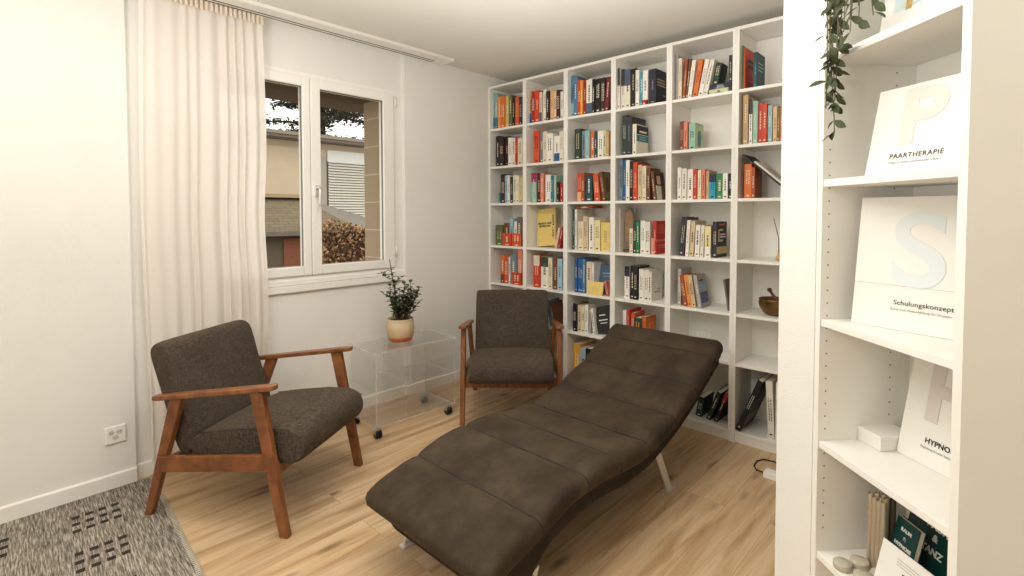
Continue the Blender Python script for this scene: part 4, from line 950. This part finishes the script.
text('letter_emblem', 'P', 0.165, m_P, P, (0.105, -0.0008, 0.120), (PI/2, 0, 0), 0.006, sx=1.1)
text('title_text', 'PAARTHERAPIE', 0.0150, m_ink, P, (0.108, -0.0008, 0.040), (PI/2, 0, 0), 0.0, spacing=1.12)
text('subtitle_text', 'Wege zu neuer gemeinsamer N\u00e4he', 0.0075, m_inkgrey, P, (0.105, -0.0008, 0.026), (PI/2, 0, 0))
for i in range(3):
    q = card_board('leaflet', 'thin white leaflet standing behind the letter P leaflet at the right panel', 'leaflet', 0.344+i*0.009, 0.06, ZP+0.0008, 0.0015, 0.20, 0, 10, 0.14, group='thin leaflets standing behind the letter P leaflet')
S = card_board('leaflet', 'large white leaflet with a pale blue letter S standing on the near bookcase', 'leaflet', 0.060, 0.050, ZS+0.0008, 0.250, 0.305, 24, 7)
text('letter_emblem', 'S', 0.235, m_S, S, (0.128, -0.0008, 0.175), (PI/2, 0, 0), 0.004, sx=1.05)
text('title_text', 'Schulungskonzepte', 0.0150, m_ink, S, (0.148, -0.0008, 0.062), (PI/2, 0, 0), 0.0, spacing=1.05)
text('subtitle_text', 'Kurse und Weiterbildung f\u00fcr Gruppen', 0.0075, m_inkgrey, S, (0.140, -0.0008, 0.047), (PI/2, 0, 0))
MB().box(0.0, 0.25, -0.0006, 0.0, 0.100, 0.1007).build('fold_line', m_inkgrey, S)
e1 = card_board('card_stand', 'small upright picture card at the right edge, in front of the letter S leaflet', 'card', 0.335, 0.045, ZS+0.0008, 0.0025, 0.105, -12, 6, 0.06, mcol=mat('beige_card', rgb(176,164,134), 0.7))
MB().box(0.0026, 0.003, 0.004, 0.056, 0.004, 0.10).build('card_face', m_paper, e1)
H = card_board('leaflet', 'white leaflet with a pale letter H leaning on the shelf above the green cards', 'leaflet', 0.088, 0.150, ZH+0.0008-0.010, 0.235, 0.25, 5, 11)
text('letter_emblem', 'H', 0.20, m_H, H, (0.115, -0.0008, 0.165), (PI/2, 0, 0), 0.006, sx=1.0)
text('title_text', 'HYPNOSE', 0.0165, m_ink, H, (0.100, -0.0008, 0.056), (PI/2, 0, 0), 0.0004, spacing=1.05)
text('subtitle_text', 'Begleitung in tiefer Entspannung', 0.007, m_inkgrey, H, (0.100, -0.0008, 0.040), (PI/2, 0, 0))
bx = thing('small_box', 'small plain white box on the shelf left of the letter H leaflet', 'box')
bx.matrix_world = Mn @ Matrix.Translation((0.021, 0.105, SH[2]+0.0005)) @ Matrix.Rotation(math.radians(4), 4, 'Z')
MB().box(0, 0.068, 0, 0.095, 0, 0.026).build('box_body', m_paper, bx, bevel=0.001)
MB().box(-0.001, 0.069, -0.001, 0.096, 0.0262, 0.036).build('lid', m_paper, bx, bevel=0.001)
# lower compartment
GB = thing('card', 'large dark green card reading RAUM & TANZ on the lowest visible shelf', 'card')
GB.matrix_world = Mn @ Matrix.Translation((0.086, 0.150, ZB+0.0008)) @ Matrix.Rotation(math.radians(-3), 4, 'Z') @ Matrix.Rotation(math.radians(-16), 4, 'X')
MB().box(0, 0.135, 0, 0.012, 0, 0.235).build('board', m_dgreen, GB, bevel=0.001)
for s_, zz in (('RAUM', 0.148), ('&', 0.124), ('TANZ', 0.094)): text('title_text', s_, 0.021, m_wtext, GB, (0.080, -0.0008, zz), (PI/2, 0, 0), 0.0008)
GS = thing('card_box', 'smaller dark green box reading RAUM & HYPNOSE before the larger green card', 'card box')
GS.matrix_world = Mn @ Matrix.Translation((0.118, 0.094, ZB+0.0008)) @ Matrix.Rotation(math.radians(-3), 4, 'Z') @ Matrix.Rotation(math.radians(-14), 4, 'X')
MB().box(0, 0.066, 0, 0.002, 0, 0.154).box(0, 0.066, 0.012, 0.014, 0, 0.154).build('cover', m_dgreen, GS)
MB().box(0.002, 0.0655, 0.0022, 0.0118, 0.0015, 0.1525).build('pages', m_page, GS)
for s_, zz, sz in (('RAUM', 0.132, 0.011), ('&', 0.114, 0.011), ('HYPNOSE', 0.096, 0.011)): text('title_text', s_, sz, m_wtext, GS, (0.033, -0.0008, zz), (PI/2, 0, 0), 0.0005)
WC = card_board('leaflet', 'white text leaflet leaning in front of the two dark green cards', 'leaflet', 0.148, 0.045, ZB+0.0008, 0.17, 0.118, 2, 14, 0.004)
text('title_text', 'RAUM', 0.016, m_ink, WC, (0.085, -0.0008, 0.070), (PI/2, 0, 0), 0.0003)
for k in range(3): MB().box(0.045, 0.125, -0.0006, 0, 0.086+k*0.006, 0.0875+k*0.006).build('text_line', m_inkgrey, WC)
# bundle of rods
bd = thing('rod_bundle', 'upright bundle of glossy silver-beige rolled tubes in the near bookcase', 'tube bundle')
bd.matrix_world = Mn @ Matrix.Translation((0.093, 0.112, ZB+0.0008))
m_tube = mat('silver_beige_foil', rgb(196,182,158), 0.28, metal=0.6, noise=0.12, nscale=12, stretch=(1,1,0.2))
m_tubed = mat('dark_foil', rgb(70,64,52), 0.35, metal=0.4)
rt = random.Random(3)
pos = [(0,0)]+[(0.0133*math.cos(k*PI/3), 0.0133*math.sin(k*PI/3)) for k in range(6)]+[(0.023*math.cos(k*PI/3+PI/6), 0.023*math.sin(k*PI/3+PI/6)) for k in (0, 3, 5)]
for k, (x, y) in enumerate(pos):
    h = 0.178+rt.uniform(-0.005, 0.007)
    MB().lathe([(0.0062,0),(0.0065,0.002),(0.0065,h-0.002),(0.0055,h),(0.0035,h-0.001),(0.0033,h-0.006)], 12).build('tube', m_tubed if k in (7,) else m_tube, bd, loc=(x, y, 0))
# flat round discs
m_disc = mat('grey_beige_wood', rgb(180,172,154), 0.7, noise=0.12, nscale=60)
for i, (x, y, lb) in enumerate(((0.084,0.024,'round flat beige wooden disc farthest from the tubes, at the left of the disc cluster'),(0.080,0.070,'round flat beige wooden disc next to the foot of the tube bundle'),(0.128,0.042,'round flat beige wooden disc lying in front of the other discs'),(0.126,0.088,'round flat beige wooden disc between tube bundle and white text leaflet'))):
    d = thing('wooden_disc', lb, 'disc', (0,0,0), 0, 'round wooden discs before the tube bundle')
    d.matrix_world = Mn @ Matrix.Translation((x, y, ZB+0.0006))
    MB().lathe([(0.0195,0),(0.0205,0.0015),(0.0205,0.0135),(0.0195,0.015),(0.0,0.0151)], 28).build('disc_body', m_disc, d)

# trailing vine in a pot on the high shelf of the near bookcase
vine = thing('trailing_plant', 'green trailing vine hanging down over the upper shelf of the near bookcase', 'plant')
vine.matrix_world = Mn @ Matrix.Translation((0.155, 0.065, SH[6]+0.0008))
MB().lathe([(0.040,0),(0.052,0.004),(0.060,0.09),(0.063,0.10),(0.057,0.10),(0.054,0.086),(0.0,0.084)], 32).build('pot', mat('white_pot', rgb(226,222,212), 0.4), vine)
vm_ = MB(); vl = MB(); rv = random.Random(21)
m_vleaf = mat('vine_leaf', rgb(64,72,48), 0.6, noise=0.25, nscale=50, spec=0.25)
m_vstem = mat('vine_stem', rgb(92,84,56), 0.7)
# vine ends in local coordinates of the bookcase: (x, y, z end)
VINES = [((0.070,-0.030), 1.51), ((0.078,-0.036), 1.58), ((0.088,-0.028), 1.60), ((0.062,-0.034), 1.57), ((0.084,-0.040), 1.66), ((0.095,-0.030), 1.665), ((0.118,-0.034), 1.73), ((0.138,-0.040), 1.745), ((0.150,-0.034), 1.77), ((0.072,-0.026), 1.63), ((0.165,-0.036), 1.74), ((0.190,-0.030), 1.735), ((0.105,-0.045), 1.70), ((0.212,-0.036), 1.76), ((0.150,-0.044), 1.72)]
for (vx, vy), ze in VINES:
    vx += 0.014; x1, y1 = vx-0.155, vy-0.065
    pts = [Vector((x1*0.1, -0.02, 0.085)), Vector((x1*0.4, -0.055, 0.125)), Vector((x1*0.8, y1+0.015, 0.09)), Vector((x1, y1, 0.03))]
    L_ = SH[6]-ze; n = max(4, int(L_/0.030)); a = rv.uniform(0, 6); amp = rv.uniform(0.004, 0.010)
    for k in range(1, n+1):
        t = k/n; pts.append(Vector((x1+amp*math.sin(a+t*6)+0.006*t*math.cos(a), y1+amp*0.7*math.cos(a*1.7+t*5), 0.03-(L_+0.03)*t)))
    vm_.tube(pts, 0.0012, 5)
    for k in range(2, len(pts)):
        for rep in range(2 if rv.random() < 0.45 else 1):
            p = pts[k]+Vector((0, 0, rv.uniform(-0.008, 0.008))); ang = rv.uniform(0, 2*PI)
            d = Vector((math.cos(ang)*0.9, math.sin(ang)*0.6-0.1, rv.uniform(-1.1, 0.25)))
            leaf(vl, p, d, Vector((rv.uniform(-.5,.5), -1, 0.6)), rv.uniform(0.024, 0.038), rv.uniform(0.013, 0.019), fold=0.12)
vm_.build('vine_stems', m_vstem, vine); vl.build('leaves', m_vleaf, vine, fix=False)
# picture leaflet on the shelf with the vine
T1 = card_board('leaflet', 'white leaflet with a colourful picture on the shelf beside the trailing vine', 'leaflet', 0.125, 0.050, SH[5]+0.0008, 0.205, 0.20, 4, 10)
MB().box(0.03, 0.20, -0.0006, 0, 0.055, 0.19).build('picture', mat('beach_picture', rgb(196,216,216), 0.5, noise=0.25, nscale=14), T1)
MB().prism([(0.06,0.05),(0.075,0.05),(0.082,0.15),(0.066,0.15)], -0.0010, -0.0006, 'y').build('picture_detail', mat('ochre_print', rgb(190,150,90), 0.6, noise=0.3, nscale=60), T1)

# ------------------------------------------------------------------ outside
struct('ground_outside', MB().box(-12, 16, 0.4, 26, -0.4, -0.05), mat('paving', rgb(120,112,98), 0.9, noise=0.15))
nbw = thing('neighbour_house', 'pale rendered neighbouring house with blinds seen through the window', 'house', (2.5, 8.0, 0))
MB().box(-4.5, 6, 0, 4, -0.05, 2.895).build('facade', mat('render_facade', rgb(186,168,144), 0.9, noise=0.04, nscale=3), nbw)
MB().prism([(-0.45,2.90),(-0.45,3.00),(4.2,3.02),(4.2,2.92),(-0.1,2.90)], -4.8, 6.3, 'x').build('roof_eave', mat('grey_eave', rgb(122,112,100), 0.8), nbw)
MB().box(-4.8, 6.3, -0.52, -0.455, 2.95, 3.02).build('gutter', mat('light_gutter', rgb(120,110,96), 0.5), nbw)
MB().box(-4.5, 6, -0.02, 0, 2.76, 2.895).build('fascia_board', mat('fascia', rgb(172,154,130), 0.8), nbw)
wf = MB().box(0.14, 2.6, -0.05, 0.0, 2.50, 2.76).build('blind_box', mat('white_box', rgb(205,204,198), 0.6), nbw)
bl = MB()
z = 2.48
while z > 0.9:
    bl.add([(0.16,-0.06,z),(2.55,-0.06,z),(2.55,-0.015,z+0.05),(0.16,-0.015,z+0.05)], [(0,1,2,3)]); z -= 0.062
bl.build('blind_slats', mat('venetian_slats', rgb(204,198,186), 0.5), nbw, fix=False)
MB().box(0.12, 2.6, -0.012, -0.002, 0.85, 2.5).build('dark_window', mat('blind_gap', rgb(88,80,70), 0.6), nbw)
MB().box(-0.05, 0.12, -0.03, 0.0, 0.6, 2.62).build('window_frame', mat('grey_frame', rgb(150,142,130), 0.6), nbw)
sh = thing('garden_shed', 'low shed with brown tiled roof and reddish door outside the window', 'shed', (0.6, 5.0, 0))
def shingle():
    m = bpy.data.materials.new('brown_shingles'); m.use_nodes = True; nt = m.node_tree; L = nt.links; N = nt.nodes; b = N['Principled BSDF']
    tc = N.new('ShaderNodeTexCoord'); mp = N.new('ShaderNodeMapping'); mp.inputs['Rotation'].default_value = (0,0,0); L.new(tc.outputs['Object'], mp.inputs[0])
    br = N.new('ShaderNodeTexBrick'); br.inputs['Scale'].default_value = 1; br.inputs['Brick Width'].default_value = 0.22; br.inputs['Row Height'].default_value = 0.10
    br.inputs['Mortar Size'].default_value = 0.008; br.inputs['Color1'].default_value = rgb(104,90,66); br.inputs['Color2'].default_value = rgb(92,80,58); br.inputs['Mortar'].default_value = rgb(78,66,48)
    L.new(mp.outputs[0], br.inputs['Vector']); L.new(br.outputs[0], b.inputs['Base Color']); b.inputs['Roughness'].default_value = 0.9; return m
m_sh = shingle()
rf = MB()
rf.add([(-2.2,-0.25,1.05),(0.95,-0.25,1.05),(0.55,1.1,1.62),(-2.2,1.1,1.62)], [(0,1,2,3)], 0)
rf.add([(0.95,-0.25,1.05),(2.6,1.1,1.05),(0.55,1.1,1.62)], [(0,1,2)], 1)
rf.add([(-2.2,-0.25,0.98),(0.95,-0.25,0.98),(0.95,-0.25,1.05),(-2.2,-0.25,1.05)], [(0,1,2,3)], 1)
rf.build('roof', [m_sh, mat('grey_roof', rgb(108,100,90), 0.9, noise=0.06)], sh, fix=False)
MB().box(-2.2, 0.55, 0.9, 1.15, 1.60, 1.66).build('ridge_cap', mat('ridge', rgb(150,132,100), 0.8), sh)
MB().box(-2.1, 0.9, 0, 2, -0.05, 1.0).build('shed_wall', mat('shed_wall_paint', rgb(104,92,76), 0.9, noise=0.06), sh)
MB().box(-0.22, 0.62, -0.03, 0, 0.0, 0.93).build('door', mat('reddish_door', rgb(134,82,58), 0.7, noise=0.08), sh)
# beech hedge
rh = random.Random(9)
m_h1 = mat('dry_beech_leaf', rgb(134,100,68), 0.8, noise=0.35, nscale=6)
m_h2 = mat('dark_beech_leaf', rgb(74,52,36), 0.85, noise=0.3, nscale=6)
m_h3 = mat('light_beech_leaf', rgb(168,136,98), 0.8, noise=0.3, nscale=6)
hg = thing('beech_hedge', 'brown dry-leaved beech hedge outside behind the right window pane', 'hedge', (0.95, 3.1, 0))
hm = MB()
for k in range(9000):
    x = rh.uniform(-0.9, 1.5); zt = 1.17+0.05*math.sin(x*7)+rh.uniform(-0.03, 0.05); z = zt*rh.random()**0.75
    y = rh.uniform(-0.08, 0.10)
    d = Vector((rh.uniform(-1,1), rh.uniform(-1,1), rh.uniform(-1,1))).normalized(); s_ = d.cross(Vector((rh.uniform(-1,1), rh.uniform(-1,1), 0.3))).normalized()
    a = rh.uniform(0.018, 0.034); p = Vector((x, y, z))
    hm.add([p-d*a, p+s_*a*0.6, p+d*a, p-s_*a*0.6], [(0,1,2,3)], rh.choice([0,0,1,2]))
hm.build('foliage', [m_h1, m_h2, m_h3], hg, fix=False)
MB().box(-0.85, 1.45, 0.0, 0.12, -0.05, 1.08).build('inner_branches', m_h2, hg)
# cedars behind the house
m_need = mat('cedar_needles', rgb(62,64,50), 0.9, noise=0.4, nscale=3); m_bark = mat('cedar_bark', rgb(84,68,54), 0.9, noise=0.2)
def cedar(loc, label, seed, H=7.2):
    r_ = random.Random(seed); t = thing('cedar_tree', label, 'tree', loc, 0, 'cedars behind the neighbouring house')
    st_ = MB(); st_.tube([(0,0,-0.05),(0.1,0,H*0.5),(0,0.1,H)], [0.28,0.16,0.04], 10); fo = MB()
    for k in range(40):
        z = H*(0.38+0.6*k/40); a = r_.uniform(0, 2*PI); L_ = r_.uniform(1.9, 3.4)*(1.15-0.6*k/40)
        pts = [Vector((0.05,0,z)), Vector((math.cos(a)*L_*0.5, math.sin(a)*L_*0.5, z+0.12)), Vector((math.cos(a)*L_, math.sin(a)*L_, z+r_.uniform(-0.1,0.3)))]
        st_.tube(pts, [0.06,0.035,0.01], 6)
        for j in range(190):
            q = pts[1].lerp(pts[2], r_.random()*1.0) if r_.random() < 0.8 else pts[0].lerp(pts[1], r_.random())
            q = q+Vector((r_.gauss(0,0.30), r_.gauss(0,0.30), r_.gauss(0,0.07)))
            d = Vector((r_.uniform(-1,1), r_.uniform(-1,1), r_.uniform(-0.3,0.3))).normalized(); s_ = d.cross(Vector((0,0,1))).normalized()
            w_ = r_.uniform(0.05,0.12)
            fo.add([q-d*w_*1.6, q+s_*w_*0.5+Vector((0,0,0.03)), q+d*w_*1.6, q-s_*w_*0.5], [(0,1,2,3)])
    st_.build('trunk', m_bark, t); fo.build('foliage', m_need, t, fix=False)
cedar((6.8, 16.6, 0), 'dark cedar seen in the right window pane above the neighbouring roof', 4)
cedar((0.4, 17.0, 0), 'dark cedar seen in the left window pane above the neighbouring roof', 8)
cedar((12.6, 16.5, 0), 'farther cedar partly hidden behind the stone reveal of the window', 15)

# ------------------------------------------------------------------ light
wd = bpy.data.worlds.new('sky'); sc.world = wd; wd.use_nodes = True
bg = wd.node_tree.nodes['Background']; bg.inputs[0].default_value = rgb(236,234,230); bg.inputs[1].default_value = 3.0
def area(name, loc, target, size, power, color, sy=None):
    l = bpy.data.lights.new(name, 'AREA'); l.energy = power; l.color = color; l.size = size
    if sy: l.shape = 'RECTANGLE'; l.size_y = sy
    o = bpy.data.objects.new(name, l); col.objects.link(o); o.location = loc
    o.rotation_euler = (Vector(target)-Vector(loc)).to_track_quat('-Z', 'Y').to_euler(); return o
area('ceiling_lamp', (-3.8, -2.2, 2.42), (-1.6, -1.8, 0.3), 0.5, 15, (1.0, 0.975, 0.935))
area('bounce_lamp', (-3.9, -2.0, 1.35), (-3.7, -2.0, 2.46), 1.0, 56, (1.0, 0.975, 0.935))
area('room_fill', (-2.1, -1.6, 2.44), (-2.1, -1.6, 0), 1.2, 27, (1.0, 0.972, 0.932))  # soft overhead fill added to even out the room, not a fixture
area('ceiling_fill', (-1.6, -1.9, 1.7), (-1.6, -1.9, 2.46), 2.0, 20, (1.0, 0.972, 0.932))  # unseen fill in mid-room, added to brighten the ceiling from below
sc.cycles.max_bounces = 12; sc.cycles.transparent_max_bounces = 24; sc.cycles.diffuse_bounces = 6
sc.cycles.use_adaptive_sampling = False
